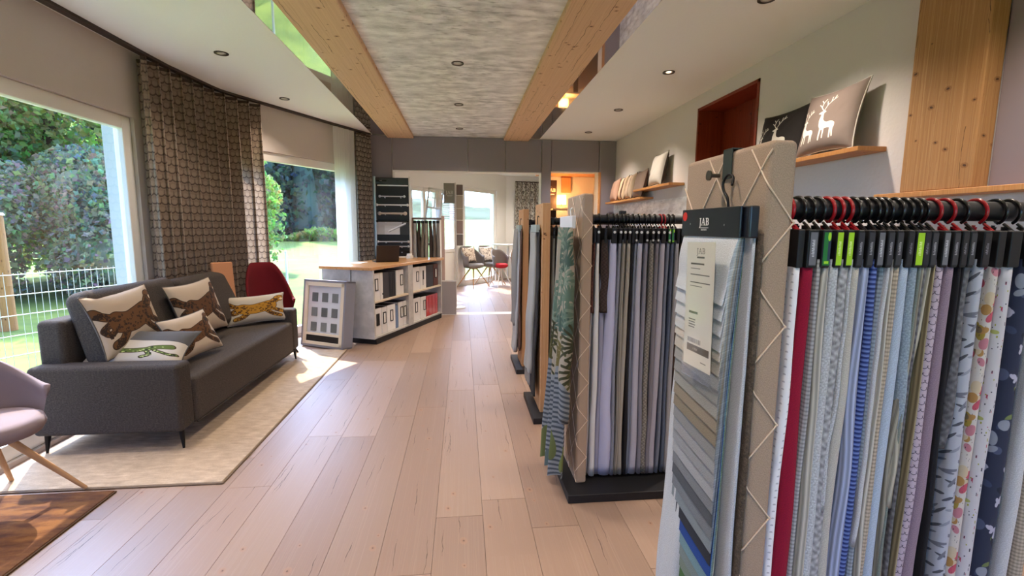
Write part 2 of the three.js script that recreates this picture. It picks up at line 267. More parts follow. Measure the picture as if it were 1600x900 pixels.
// recessed ceiling lamps
{
  const ring = new THREE.LatheGeometry([[0.036, 0], [0.05, -0.003], [0.057, -0.007], [0.058, -0.002], [0.058, 0.006]].map(([x, y]) => new THREE.Vector2(x, y)), 32), cone = new THREE.LatheGeometry([[0.026, -0.0015], [0.037, -0.005]].map(([x, y]) => new THREE.Vector2(x, y)), 24), lens = new THREE.CircleGeometry(0.026, 20).rotateX(Math.PI / 2);
  const bronze = phys(0x3b342e, 0.35, { metalness: 0.7, side: THREE.DoubleSide }), inner = std(0x9a938a, 0.4, { metalness: 0.5, side: THREE.DoubleSide }), glow = std(0x99958c, 0.4, { emissive: 0xffe6c4, emissiveIntensity: 0.04 }), glowOn = std(0xfff2dc, 0.4, { emissive: 0xffe6c4, emissiveIntensity: 0.7 });
  const addedFarLamps = [[0.9, -10.3, 'first'], [2.2, -11.2, 'second'], [2.0, -12.8, 'third']];  // added lamps, out of view, that brighten the far room
  for (const [x, z, nth] of addedFarLamps) { const t = thing('ceiling_lamp', `added ceiling lamp brightening the far room, ${nth} from the doorway`, 'ceiling lamp', [x, HC - 0.001, z], 0, 'recessed ceiling lamps'); mesh('ring', ring, bronze, t); mesh('reflector', cone, inner, t); const l = mesh('lens', lens, glow, t); l.position.y = -0.0015; const s = new THREE.SpotLight(0xfff0e0, LAMP * 2.2, 0, 1.25, 0.8, 2); s.position.set(x, HC - 0.02, z); s.target.position.set(x, 0, z); s.castShadow = true; s.shadow.radius = 3; scene.add(s, s.target); }
  const rows = [['left', -2.1, 'beside the window wall'], ['middle', -0.034, 'in the rough panel'], ['right', 2.0, 'over the racks']], ranks = [[-0.14, 'hindmost'], [-1.64, 'foremost'], [-3.14, 'nearest visible'], [-4.64, 'second'], [-6.14, 'third'], [-7.6, 'farthest']];
  for (const [row, x, where] of rows) for (const [z, rank] of ranks) {
    if (row === 'left' && z < -7) continue;
    const lit = row === 'right' && z === -4.64;
    const t = thing('ceiling_lamp', lit ? 'brightly lit recessed ceiling lamp, second of the right row' : `dark rimmed recessed ceiling lamp, ${rank} of the ${row} row, ${where}`, 'ceiling lamp', [x, HC - 0.001, z], 0, 'recessed ceiling lamps');
    mesh('ring', ring, bronze, t); mesh('reflector', cone, inner, t);
    const l = mesh('lens', lens, lit ? glowOn : glow, t); l.position.y = -0.0015;
    const s = new THREE.SpotLight(LAMP_COLOR, row === 'right' ? LAMP * 1.3 : row === 'left' ? LAMP * 0.7 : LAMP, 0, 1.05, 0.8, 2);
    s.position.set(x, HC - 0.02, z); s.target.position.set(row === 'right' ? x + 0.12 : x, 0, z); s.castShadow = true; s.shadow.radius = 3; scene.add(s, s.target);
  }
}

// ---------- soft things ----------
// a cushion standing on its base: x across, y up, front towards +z
function pillowHalf(w, h, t, side, n = 22) {
  const g = new THREE.PlaneGeometry(1, 1, n, n), p = g.attributes.position, uv = g.attributes.uv, ph = rr(0, 9);
  for (let i = 0; i < p.count; i++) {
    let u = p.getX(i) * 2, v = p.getY(i) * 2;
    u = Math.sign(u) * (1 - (1 - Math.abs(u)) ** 1.35); v = Math.sign(v) * (1 - (1 - Math.abs(v)) ** 1.35);
    const x = (w / 2) * u * (1 - 0.1 * (1 - v * v)), y = (h / 2) * v * (1 - 0.1 * (1 - u * u));
    const e = Math.max(0, (1 - u ** 4) * (1 - v ** 4));
    const z = side * (t / 2) * (e ** 0.6) * (0.92 + 0.1 * nz(u * 1.6 + ph, v * 1.6, ph)) + side * 0.004 * e * nz(u * 6, v * 6, ph);
    uv.setXY(i, side > 0 ? u / 2 + 0.5 : 0.5 - u / 2, v / 2 + 0.5);
    p.setXYZ(i, x, y + h / 2, z);
  }
  if (side < 0) { const ix = g.index.array; for (let i = 0; i < ix.length; i += 3) { const a = ix[i]; ix[i] = ix[i + 1]; ix[i + 1] = a; } }
  g.computeVertexNormals();
  return g;
}
function pillow(label, w, h, t, front, back, pos, rot, group, piping, name = 'cushion') {
  const o = thing(name, label, 'cushion', pos, 0, group);
  o.rotation.set(rot[0], rot[1], rot[2] ?? 0, 'YXZ');
  mesh('front_panel', pillowHalf(w, h, t, 1), front, o);
  mesh('back_panel', pillowHalf(w, h, t, -1), back, o);
  const pts = []; for (let k = 0; k < 48; k++) { const q = k / 12, s = (q % 1) * 2 - 1, [u, v] = q < 1 ? [s, -1] : q < 2 ? [1, s] : q < 3 ? [-s, 1] : [-1, -s]; pts.push(V((w / 2) * u * (1 - 0.1 * (1 - v * v)), (h / 2) * v * (1 - 0.1 * (1 - u * u)) + h / 2, 0)); }
  mesh('piping', new THREE.TubeGeometry(new THREE.CatmullRomCurve3(pts, true, 'catmullrom', 0.2), 140, 0.0045, 6, true), piping ?? back, o);
  return o;
}
// a rug with a body that follows small waves
function slabRound(w, h, d, r, seg = 4) { return metric(new RoundedBoxGeometry(w, h, d, seg, r)); }

const creamRugMat = std(0xcbb297, 1, { map: dataTexture(256, 256, (u, v) => 218 + 70 * tileNoise(u, v, 8, 30, 4, 4) + rr(-10, 10), [0.8, 0.8]), bumpMap: plasterBump, bumpScale: 0.004 });
const brownRugMat = std(0x8a5c2a, 1, { map: dataTexture(256, 256, (u, v) => { const n = tileNoise(u, v, 5, 16, 5, 8); return mix([205, 196, 180], [120, 92, 60], Math.max(0, Math.min(1, 0.4 + n * 2.4 + rr(-0.08, 0.08)))); }, [0.9, 0.9]), bumpMap: plasterBump, bumpScale: 0.006 });
{ const t = thing('rug', 'large pale cream rug lying under the grey sofa', 'rug', [-2.14, 0, -4.42]); mesh('pile', box(1.38, 0.016, 3.14, 0, 0, 0, 0.007, 2), creamRugMat, t); mesh('binding', [box(1.39, 0.008, 0.012, 0, 0.001, 1.572, 0.003), box(0.012, 0.008, 3.14, 0.692, 0.001, 0, 0.003)], std(0x6d5c4c, 1), t); }
{ const t = thing('rug', 'golden brown mottled rug in the near left corner, beside the cream one', 'rug', [-2.44, 0, -1.68]); mesh('pile', box(0.84, 0.014, 2.26, 0, 0, 0, 0.006, 2), brownRugMat, t); mesh('binding', box(0.012, 0.009, 2.26, 0.422, 0.001, 0, 0.003), std(0x4a3218, 1), t); }

// grey sofa
const sofaCloth = std(0x655950, 1, { map: tweed, bumpMap: tweed, bumpScale: 0.0012 }), sofaDark = std(0x5b5048, 1, { map: tweed, bumpMap: tweed, bumpScale: 0.0012 });
{
  const t = thing('sofa', 'long dark grey tweed sofa with low arms standing on the cream rug', 'sofa', [-2.36, 0.016, -4.45]);
  const put = (g, x, y, z) => g.translate(x, y, z);
  mesh('seat', put(slabRound(0.78, 0.34, 1.98, 0.035, 5), 0.075, 0.294, 0), sofaCloth, t);
  for (const s of [1, -1]) mesh('armrest', put(slabRound(s > 0 ? 0.93 : 0.8, 0.47, 0.165, 0.03, 5), s > 0 ? -0.005 : 0.06, 0.365, s * 1.085), sofaDark, t);
  mesh('back_frame', [put(slabRound(0.17, 0.76, 1.1, 0.04, 5), -0.385, 0.51, 0.51), put(slabRound(0.1, 0.74, 1.0, 0.04, 5), -0.28, 0.5, -0.5)], sofaDark, t);
  for (const [s, top] of [[1, 0.02], [-1, 0]]) {
    const g = slabRound(0.2, 0.58, 0.985, 0.075, 6); const p = g.attributes.position;
    for (let i = 0; i < p.count; i++) { const y = p.getY(i) / 0.29, z = p.getZ(i) / 0.49; p.setX(i, p.getX(i) * (1 + 0.12 * (1 - y * y) * (1 - z * z)) ); p.setY(i, p.getY(i) + 0.012 * nz(z * 2 + s, y, 3)); }
    g.computeVertexNormals(); xf(g, [-0.2, 0.765 + top, s * 0.497], [0, 0, 0.24]);
    mesh('back_cushion', g, sofaCloth, t);
  }
  mesh('base_seam', box(0.012, 0.012, 1.97, 0.462, 0.128, 0, 0.004), sofaDark, t);
  for (const [x, z] of [[0.42, 1.11], [0.42, -1.11], [-0.42, 1.11], [-0.42, -1.11]]) mesh('leg', cyl(0.008, 0.02, [x + Math.sign(x) * 0.012, 0, z + Math.sign(z) * 0.008], [x, 0.135, z], 10), blackSteel, t);
}
// prints of running big cats and a crawling reptile
const beige = [178, 160, 140];
function catPrint(fur, spot, bg, flip, reptile) {
  return canvasTexture(512, 512, (g) => {
    g.fillStyle = `rgb(${bg})`; g.fillRect(0, 0, 512, 512);
    for (let i = 0; i < 5000; i++) { g.fillStyle = `rgba(${rnd() < 0.5 ? '255,246,230' : '120,100,84'},0.05)`; g.fillRect(rr(0, 512), rr(0, 512), rr(1, 5), 1.5); }
    g.save(); g.translate(256, reptile ? 300 : 262); g.scale(reptile ? 1 : 1.02, reptile ? 1 : 1.32);
    const limb = (pts, w, c) => { g.strokeStyle = c; g.lineWidth = w; g.lineCap = g.lineJoin = 'round'; g.beginPath(); g.moveTo(pts[0][0], pts[0][1]); for (let i = 1; i < pts.length - 1; i++) g.quadraticCurveTo(pts[i][0], pts[i][1], (pts[i][0] + pts[i + 1][0]) / 2, (pts[i][1] + pts[i + 1][1]) / 2); g.lineTo(...pts.at(-1)); g.stroke(); };
    const dark = 'rgb(58,38,22)', f = `rgb(${fur})`;
    const body = reptile ? [[[-235, 60], [-150, 30], [-60, 52], [60, 40], [120, -5], [190, -20]], [[-120, 40], [-90, 90], [-140, 120]], [[60, 30], [110, 90], [60, 120]], [[120, 40], [190, 80], [230, 60]]] : [[[-130, -6], [-60, 16], [40, -10], [110, -30]], [[-110, -30], [-170, -40], [-215, -60], [-240, -90]], [[-90, 50], [-130, 110], [-190, 125]], [[90, -10], [160, 40], [225, 70]], [[70, 30], [120, 100], [190, 128]], [[110, -40], [160, -90], [200, -120]], [[-140, 10], [-205, 70], [-235, 20], [-200, -2]]];
    const wid = reptile ? [46, 18, 18, 18] : [132, 44, 46, 42, 40, 66, 26];
    body.forEach((b, i) => limb(b, wid[i] + 12, dark)); body.forEach((b, i) => limb(b, wid[i], f));
    if (!reptile) { g.fillStyle = dark; g.beginPath(); g.ellipse(205, -122, 52, 44, 0.3, 0, 7); g.fill(); g.fillStyle = f; g.beginPath(); g.ellipse(205, -122, 46, 38, 0.3, 0, 7); g.fill(); g.fillStyle = 'rgb(232,214,180)'; g.beginPath(); g.ellipse(228, -112, 20, 14, 0.3, 0, 7); g.fill(); }
    const marks = () => { for (let i = 0; i < (reptile ? 130 : 260); i++) { const b = body[Math.floor(rnd() * body.length * 0.99)], k = Math.floor(rnd() * (b.length - 1)), s = rnd(), W = wid[body.indexOf(b)] * 0.42, x = b[k][0] + (b[k + 1][0] - b[k][0]) * s + rr(-W, W) * 0.6, y = b[k][1] + (b[k + 1][1] - b[k][1]) * s + rr(-W, W); g.strokeStyle = g.fillStyle = `rgb(${spot})`; g.lineWidth = 5; g.beginPath(); if (reptile) { g.fillStyle = rnd() < 0.5 ? 'rgb(30,44,22)' : 'rgb(178,190,120)'; g.ellipse(x, y, 6, 4, 0, 0, 7); g.fill(); } else { g.ellipse(x, y, rr(3, 9), rr(3, 6), rr(0, 3), 0, rr(3, 6.5)); g.stroke(); } } };
    marks(); g.restore(); if (reptile) { g.fillStyle = 'rgb(84,82,82)'; g.fillRect(0, 0, 512, 200); g.fillStyle = 'rgb(60,58,58)'; g.fillRect(0, 198, 512, 5); }
  });
}
const leopardA = std(0xffffff, 0.95, { map: catPrint([94, 60, 28], '40,24,12', beige, false) }), leopardB = std(0xffffff, 0.95, { map: catPrint([88, 55, 26], '36,22,11', beige, false) });
const tigerMat = std(0xffffff, 0.95, { map: catPrint([176, 124, 34], '72,42,14', [190, 178, 160], false) }), reptileMat = std(0xffffff, 0.95, { map: catPrint([84, 100, 44], '30,44,22', [186, 176, 162], false, true) });
const velvetGrey = std(0x5d5a58, 0.95, { map: weave }), beigeCloth = cloth(0xcdbda8), taupeBack = cloth(0x6c625a);
const G1 = 'animal print cushions on the sofa';
pillow('large beige leopard print cushion leaning on the near back cushion of the sofa', 0.6, 0.46, 0.14, leopardA, taupeBack, [-2.4, 0.63, -3.72], [-0.3, HP - 0.1, 0.05], G1);
pillow('large beige leopard print cushion leaning on the far back cushion of the sofa', 0.62, 0.5, 0.15, leopardB, taupeBack, [-2.29, 0.57, -4.46], [-0.3, HP - 0.1, 0.04], G1);
pillow('smaller leopard print cushion in front of the two large ones on the sofa', 0.5, 0.36, 0.13, leopardB, velvetGrey, [-2.1, 0.505, -3.98], [-0.45, HP - 0.2, 0.04], G1);
pillow('oblong cushion with a golden running tiger against the far arm of the sofa', 0.6, 0.31, 0.13, tigerMat, cloth(0xd8d0c2), [-2.2, 0.5, -5.3], [-0.35, 0.62, 0.02], G1);
pillow('grey and white oblong cushion with a green reptile print at the near sofa arm', 0.68, 0.38, 0.16, reptileMat, velvetGrey, [-2.33, 0.53, -3.46], [-0.95, 0.06, -0.05], G1);
{ const t = thing('backrest_panel', 'smooth peach coloured upright panel at the far end of the sofa back', 'panel', [-2.52, 0.6, -5.28], HP - 0.35); mesh('panel_body', xf(slabRound(0.26, 0.56, 0.035, 0.015, 3), [0, 0.28, 0], [-0.1, 0, -0.04]), cloth(0xf0a878), t); mesh('seam', xf(box(0.24, 0.008, 0.006, 0, 0.05, 0.018), [0, 0, 0.002], [-0.1, 0, -0.04]), cloth(0xd08858), t); }

// curtains: cloth in soft waves along a line of points
function drape(line, y0, y1, amp, wave, ph = 0, flare = 0.15) {
  const c = new THREE.CatmullRomCurve3(line.map(([x, z]) => V(x, 0, z)), false, 'catmullrom', 0.3), L = c.getLength(), n = Math.ceil((L / wave) * 14), rows = 14, P = [], U = [], I = [];
  let run = 0, prev = null;
  const cols = [];
  for (let i = 0; i <= n; i++) { const t = i / n, p = c.getPointAt(t), d = c.getTangentAt(t), s = t * L, a = (s / wave) * 6.2832 + ph + 0.5 * nz(s * 3, ph, 1); const off = Math.sin(a) * (1 + 0.25 * nz(s * 2, 5, ph)), back = 0.34 * Math.sin(2 * a); const q = V(p.x + -d.z * amp * off + d.x * amp * back, 0, p.z + d.x * amp * off + d.z * amp * back); if (prev) run += q.distanceTo(prev); prev = q; cols.push([p, d, off, back, run, a]); }
  for (let j = 0; j <= rows; j++) for (const [p, d, off, back, u, a] of cols) { const v = j / rows, k = amp * (0.75 + flare * v + 0.06 * nz(a * 0.4, v * 2, ph)); P.push(p.x - d.z * k * off + d.x * k * back, y1 + (y0 - y1) * v, p.z + d.x * k * off + d.z * k * back); U.push(u, y1 + (y0 - y1) * v); }
  for (let j = 0; j < rows; j++) for (let i = 0; i < n; i++) { const a = j * (n + 1) + i, b = a + n + 1; I.push(a, b, a + 1, b, b + 1, a + 1); }
  const g = new THREE.BufferGeometry(); g.setAttribute('position', new THREE.Float32BufferAttribute(P, 3)); g.setAttribute('uv', new THREE.Float32BufferAttribute(U, 2)); g.setIndex(I); g.computeVertexNormals();
  return g;
}
const honeycomb = (bg, cell, hi) => canvasTexture(256, 256, (g) => {
  g.fillStyle = cell; g.fillRect(0, 0, 256, 256);
  for (let r = -1; r < 3; r++) for (let q = -1; q < 3; q++) { const x = q * 128 + (r % 2 ? 64 : 0) + 32, y = r * 128 + 64; g.fillStyle = hi; g.beginPath(); g.ellipse(x, y - 8, 46, 34, 0, 0, 7); g.fill(); g.strokeStyle = bg; g.lineCap = 'round'; g.lineWidth = 20; g.beginPath(); g.arc(x, y - 34, 80, 0.68, 2.46); g.stroke(); g.lineWidth = 9; g.beginPath(); g.moveTo(x - 62, y + 14); g.lineTo(x - 64, y - 50); g.stroke(); }
  for (let i = 0; i < 4000; i++) { g.fillStyle = rnd() < 0.6 ? 'rgba(60,44,34,0.12)' : 'rgba(226,206,184,0.1)'; g.fillRect(rr(0, 256), rr(0, 256), 3, 2); }
}, [0.13, 0.15]);
const curtainMat = phys(0xffffff, 0.95, { map: honeycomb('rgb(98,80,68)', 'rgb(158,136,117)', 'rgb(172,150,130)'), side: THREE.DoubleSide, transmission: 0.4 });
const curtainMat2 = phys(0xffffff, 0.95, { map: honeycomb('rgb(58,52,50)', 'rgb(128,118,110)', 'rgb(150,140,130)'), side: THREE.DoubleSide, transmission: 0.12 });
const sheerMat = phys(0xf2f2ef, 0.9, { side: THREE.DoubleSide, transmission: 0.72 });
function curtain(label, line, amp, wave, mat, ph, y0 = 0.03, y1 = HC - 0.05) {
  const t = thing('curtain', label, 'curtain', [line[0][0], 0, line[0][1]]);
  const rel = line.map(([x, z]) => [x - line[0][0], z - line[0][1]]);
  mesh('cloth', drape(rel, y0, y1 - 0.03, amp, wave, ph), mat, t);
  mesh('heading_tape', drape(rel, y1 - 0.035, y1, amp, wave, ph, 0), mat === sheerMat ? sheerMat : std(0x4a3c34, 0.95, { side: THREE.DoubleSide }), t);
  return t;
}
curtain('wide brown and beige scale patterned curtain in deep waves between the two big windows', [[-2.795, -4.62], [-2.785, -5.15], [-2.7, -5.8], [-2.445, -6.345]], 0.092, 0.168, curtainMat, 0.5);
curtain('plain white sheer curtain at the right edge of the bay window', [[-1.885, -7.36], [-1.66, -7.79]], 0.03, 0.11, sheerMat, 1.2);
curtain('narrow dark patterned curtain in the corner next to the black display board', [[-1.65, -7.8], [-1.49, -8.12]], 0.045, 0.12, curtainMat2, 2.2);

// ---------- counter with binders ----------
const CA = Math.atan2(0.922, 0.388), CO = [-1.147, 0, -6.207];
const fromCounter = (x, y, z) => [CO[0] + 0.388 * x + 0.922 * z, y, CO[2] - 0.922 * x + 0.388 * z];
const counterMat = std(0xd6d0c8, 0.75, { map: dataTexture(256, 256, (u, v) => 226 + 70 * tileNoise(u, v, 5, 5, 5, 40), [0.8, 0.8]) });
const LC = 2.05;
{
  const t = thing('counter', 'grey white sales counter with open binder shelves and an oak worktop', 'counter', CO, CA);
  const slab = (x0, x1, b, y, h, r, mat, name) => { const s = new THREE.Shape(); const xb = Math.min(x1, 1.83 - 0.42 * (b - 0.8)), xf = x1; s.moveTo(x0, 0); s.lineTo(xf, 0); if (xf > xb) { const d = Math.max(0.1, (2.16 - xf) / 0.42); s.lineTo(xf, Math.min(b, d)); } s.lineTo(xb, b); s.lineTo(x0, b); s.closePath(); const g = new THREE.ExtrudeGeometry(s, { depth: h - 2 * r, bevelEnabled: r > 0, bevelSize: r, bevelThickness: r, bevelSegments: 1, bevelOffset: -r }); g.rotateX(-HP); g.translate(0, y + r, 0); g.computeVertexNormals(); return mesh(name, metric(g.toNonIndexed()), mat, t); };
  slab(0.04, LC - 0.03, 0.7, 0, 0.075, 0, black, 'plinth');
  slab(-0.03, LC + 0.1, 0.8, 0.982, 0.04, 0.004, oakTop, 'worktop');
  mesh('end_panel', box(0.03, 0.907, 0.78, 0.015, 0.075, -0.39, 0.002), counterMat, t);
  mesh('end_panel', box(0.03, 0.907, 0.25, LC - 0.015, 0.075, -0.125, 0.002), counterMat, t);
  mesh('shelf', box(LC - 0.06, 0.025, 0.32, LC / 2, 0.075, -0.165, 0.002), counterMat, t);
  mesh('shelf', box(LC - 0.06, 0.025, 0.32, LC / 2, 0.545, -0.165, 0.002), std(0xd8c6ac, 0.6), t);
  mesh('divider', box(0.14, 0.88, 0.32, 0.985, 0.1, -0.163, 0.003), counterMat, t);
  mesh('back_panel', box(LC - 0.2, 0.9, 0.02, LC / 2 - 0.1, 0.078, -0.33), std(0x8b837c, 0.8), t);
}
{
  const white = std(0xe6e1da, 0.6), dark = std(0x3a3a40, 0.5), darker = std(0x26262b, 0.45), brown = std(0x5a2c20, 0.5), blue = std(0x6f87a8, 0.55), red = phys(0xb5101c, 0.25, { clearcoat: 0.5 }), paper = std(0xf2efe8, 0.8), pageDark = std(0x29262a, 0.8);
  const binder = (label, x, w, y, h, mat, frame, extra) => {
    const t = thing('binder', label, 'binder', fromCounter(x + w / 2, y, -0.03), CA, 'binders in the counter shelves');
    mesh('cover', box(w - 0.006, h, 0.26, 0, 0, -0.14, 0.006), mat, t);
    mesh('pages', box(w - 0.02, 0.004, 0.24, 0, h - 0.001, -0.145), pageDark, t);
    if (frame) { const fx = frame === 2 ? w * 0.2 : 0, fy = h * 0.36; mesh('label_frame', [box(0.062, 0.012, 0.01, fx, fy + 0.148, -0.008), box(0.062, 0.012, 0.01, fx, fy, -0.008), box(0.012, 0.16, 0.01, fx - 0.03, fy, -0.008), box(0.012, 0.16, 0.01, fx + 0.03, fy, -0.008)], black, t); mesh('label_card', box(0.05, 0.14, 0.004, fx, fy + 0.01, -0.009), frame === 3 ? black : paper, t); }
    if (extra === 'hole') mesh('finger_hole', xf(new THREE.CylinderGeometry(0.013, 0.013, 0.004, 14).toNonIndexed(), [w * 0.3, 0.07, -0.009], [HP, 0, 0]), black, t);
    if (extra === 'tag') mesh('hanging_tag', [box(0.035, 0.14, 0.006, 0, h * 0.42, -0.007, 0.002), box(0.008, 0.1, 0.004, -0.01, h * 0.16, -0.008)], black, t);
    if (extra === 'ridges') for (const k of [-1, 0, 1]) mesh('ridge', box(0.012, h - 0.03, 0.008, k * w * 0.28, 0.01, -0.009, 0.003), mat, t);
    return t;
  };
  const u = 0.571, l = 0.101;
  binder('white binder with black label frame, first on the upper shelf from the near end', 0.05, 0.17, u, 0.36, white, 1);
  binder('narrow white binder with a black finger hole on the upper shelf', 0.222, 0.075, u, 0.36, white, 0, 'hole');
  binder('dark grey binder left of the darker one on the upper counter shelf', 0.3, 0.15, u, 0.36, dark);
  binder('charcoal black binder with ridged spine on the upper counter shelf', 0.452, 0.17, u, 0.355, darker, 0, 'ridges');
  binder('white binder with black label frame, between the charcoal binder and the divider', 0.63, 0.215, u, 0.36, white, 2);
  binder('white binder with black label frame, first beyond the divider on the upper shelf', 1.08, 0.26, u, 0.36, white, 2);
  binder('white binder with a dangling black tag on the upper counter shelf', 1.345, 0.21, u, 0.355, white, 0, 'tag');
  binder('black brown binder next to the red brown one on the upper shelf', 1.56, 0.25, u, 0.36, darker);
  binder('red brown binder with black label frame at the far end of the upper shelf', 1.815, 0.17, u, 0.36, brown, 1);
  binder('white binder with a solid black label, first on the lower counter shelf', 0.05, 0.19, l, 0.36, white, 3);
  binder('white binder with black label frame, second on the lower counter shelf', 0.244, 0.13, l, 0.355, white, 1);
  binder('very white binder with black label frame left of the blue one, lower shelf', 0.378, 0.22, l, 0.36, paper, 1);
  binder('narrow pale blue binder on the lower counter shelf', 0.602, 0.07, l, 0.33, blue);
  binder('white binder with black label frame, right beside the pale blue binder', 0.676, 0.13, l, 0.36, white, 2);
  binder('white binder with black label frame, last before the divider on the lower shelf', 0.81, 0.1, l, 0.36, white, 1);
  binder('white binder with black label frame, first beyond the divider on the lower shelf', 1.08, 0.26, l, 0.35, white, 1);
  binder('white binder with black label frame, left of the bright red box on the lower shelf', 1.345, 0.19, l, 0.34, white, 2);
  binder('broad bright red glossy box at the far end of the lower counter shelf', 1.54, 0.42, l, 0.335, red, 0, 'ridges');
}
{ // laptop and small things on the worktop
  const t = thing('laptop', 'open black laptop standing on the oak worktop of the counter', 'laptop', fromCounter(0.98, 1.022, -0.42), CA - 0.75);
  mesh('base', box(0.34, 0.016, 0.24, 0, 0, 0, 0.005, 2), blackSteel, t);
  mesh('keyboard', box(0.29, 0.003, 0.1, 0, 0.0155, -0.02), std(0x050507, 0.8), t);
  mesh('screen', xf(box(0.34, 0.24, 0.01, 0, 0, 0, 0.004, 2), [0, 0.012, 0.118], [0.22, 0, 0]), std(0x2a1d19, 0.45), t);
  const p = thing('notepad', 'white paper pad lying on the counter beside the laptop', 'notepad', fromCounter(0.55, 1.022, -0.62), CA + 0.2);
  mesh('sheet', box(0.3, 0.008, 0.21, 0, 0, 0, 0.001), std(0xf4f2ec, 0.8), p); mesh('back_board', box(0.3, 0.002, 0.21, 0.004, -0.0001, 0.003), std(0xa8947c, 0.8), p);
  const b = thing('card_box', 'small white card holder on the counter behind the laptop', 'card holder', fromCounter(1.72, 1.022, -0.42), CA);
  mesh('tray', box(0.1, 0.05, 0.08, 0, 0, 0, 0.004), std(0xe9e4da, 0.7), b); mesh('cards', box(0.085, 0.06, 0.05, 0, 0.02, -0.005, 0.001), std(0xf3f0ea, 0.8), b);
}
{ // framed sample board leaning against the counter
  const t = thing('sample_board', 'grey box frame with nine small fabric samples leaning by the counter end', 'sample board', [-1.755, 0.0, -6.17], -0.5);
  t.rotation.set(-0.13, -0.5, 0, 'YXZ');
  const W = 0.7, H = 0.86, D = 0.17;
  mesh('case', [box(W, 0.03, D, 0, 0, 0, 0.004), box(W, 0.03, D, 0, H - 0.03, 0, 0.004), box(0.03, H, D, -W / 2 + 0.015, 0, 0, 0.004), box(0.03, H, D, W / 2 - 0.015, 0, 0, 0.004), box(W - 0.04, H - 0.04, 0.02, 0, 0.02, -D / 2 + 0.012)], greyPaint, t);
  const ivory = std(0xe8dcc6, 0.6), mount = std(0xdde2ea, 0.8);
  mesh('inner_frame', [box(W - 0.06, 0.05, 0.02, 0, H - 0.08, D / 2 - 0.01, 0.003), box(0.05, H - 0.06, 0.02, -W / 2 + 0.055, 0.03, D / 2 - 0.01, 0.003), box(0.05, H - 0.06, 0.02, W / 2 - 0.055, 0.03, D / 2 - 0.01, 0.003), box(W - 0.06, 0.04, 0.02, 0, 0.03, D / 2 - 0.01, 0.003), box(W - 0.06, 0.03, 0.02, 0, 0.15, D / 2 - 0.01, 0.003)], ivory, t);
  mesh('mount_board', box(W - 0.15, H - 0.24, 0.01, 0, 0.17, D / 2 - 0.03), mount, t);
  mesh('black_slot', box(W - 0.15, 0.08, 0.012, 0, 0.07, D / 2 - 0.016, 0.002), black, t);
  const sampleTex = cloth(0x9aa0a2, boucle);
  for (let r = 0; r < 3; r++) for (let c = 0; c < 3; c++) mesh('fabric_sample', box(0.095, 0.115, 0.008, -0.165 + c * 0.165, 0.2 + r * 0.19, D / 2 - 0.022, 0.002), cloth([0x8a8f90, 0x9ba3a6, 0x7f8688][(r + c) % 3], boucle), t);
}
{ // black display board with curtain rods
  const t = thing('display_board', 'tall black display board with curtain rods on its left silver post, behind the counter', 'display board', [-1.16, 1.04, -8.2]);
  mesh('board', box(0.55, 1.31, 0.03, 0, 0, -0.03, 0.004), black, t);
  mesh('post', box(0.055, 1.33, 0.06, -0.295, 0, -0.02, 0.012, 2), silver, t);
  mesh('post', box(0.03, 1.33, 0.05, 0.285, 0, -0.02, 0.008, 2), std(0xd9d5cc, 0.5), t);
  mesh('header_panel', box(0.54, 0.1, 0.02, 0, 1.2, -0.008, 0.003), blackGloss, t);
  mesh('header_print', new THREE.PlaneGeometry(0.16, 0.03).translate(-0.17, 1.26, 0.0032), std(0xffffff, 0.6, { map: canvasTexture(128, 24, (g) => { g.fillStyle = '#101014'; g.fillRect(0, 0, 128, 24); g.fillStyle = '#b9b9b9'; g.font = 'italic bold 17px sans-serif'; g.fillText('·ııııs', 34, 18); }) }), t);
  mesh('light_bar', box(0.5, 0.022, 0.02, 0.01, 1.17, 0.0, 0.006), std(0xf0f0f2, 0.3, { metalness: 0.3 }), t);
  for (const [y, m, r, a] of [[1.0, silver, 0.011, 0.4], [0.86, std(0xd6d6d8, 0.35), 0.012, 0.5], [0.72, std(0xb8a898, 0.5), 0.017, 0.42], [0.59, blackSteel, 0.011, 0.5], [0.25, silver, 0.012, 0.5], [0.17, silver, 0.011, 0.5], [0.09, blackSteel, 0.011, 0.5]]) {
    const rod = mesh('curtain_rod', cyl(r, r, [-a / 2, y, 0.03], [a / 2, y, 0.03]), m, t);
    mesh('finial', [xf(new THREE.SphereGeometry(r * 1.9, 12, 8).toNonIndexed(), [a / 2, y, 0.03]), xf(new THREE.SphereGeometry(r * 1.9, 12, 8).toNonIndexed(), [-a / 2, y, 0.03])], m, rod);
    mesh('bracket', [cyl(0.008, 0.008, [0.14, y - 0.02, -0.02], [0.14, y - 0.016, 0.03]), cyl(0.008, 0.008, [-0.12, y - 0.02, -0.02], [-0.12, y - 0.016, 0.03])], silver, rod);
  }
  const pic = canvasTexture(256, 112, (g) => { g.fillStyle = '#b9b5b4'; g.fillRect(0, 0, 256, 112); g.fillStyle = '#d0cccb'; g.fillRect(60, 40, 120, 72); g.fillStyle = '#2b2826'; g.fillRect(182, 40, 74, 72); g.fillRect(200, 12, 56, 40); g.strokeStyle = '#f2f2f4'; g.lineWidth = 13; g.lineCap = 'round'; g.beginPath(); g.moveTo(96, 84); g.lineTo(226, 22); g.stroke(); g.lineWidth = 6; g.strokeStyle = '#8e8b8a'; g.beginPath(); g.moveTo(96, 91); g.lineTo(226, 30); g.stroke(); });
  mesh('photo_panel', box(0.53, 0.23, 0.006, 0, 0.37, -0.012), black, t);
  mesh('photo_print', new THREE.PlaneGeometry(0.53, 0.23).translate(0, 0.485, -0.005), std(0xffffff, 0.5, { map: pic }), t);
}

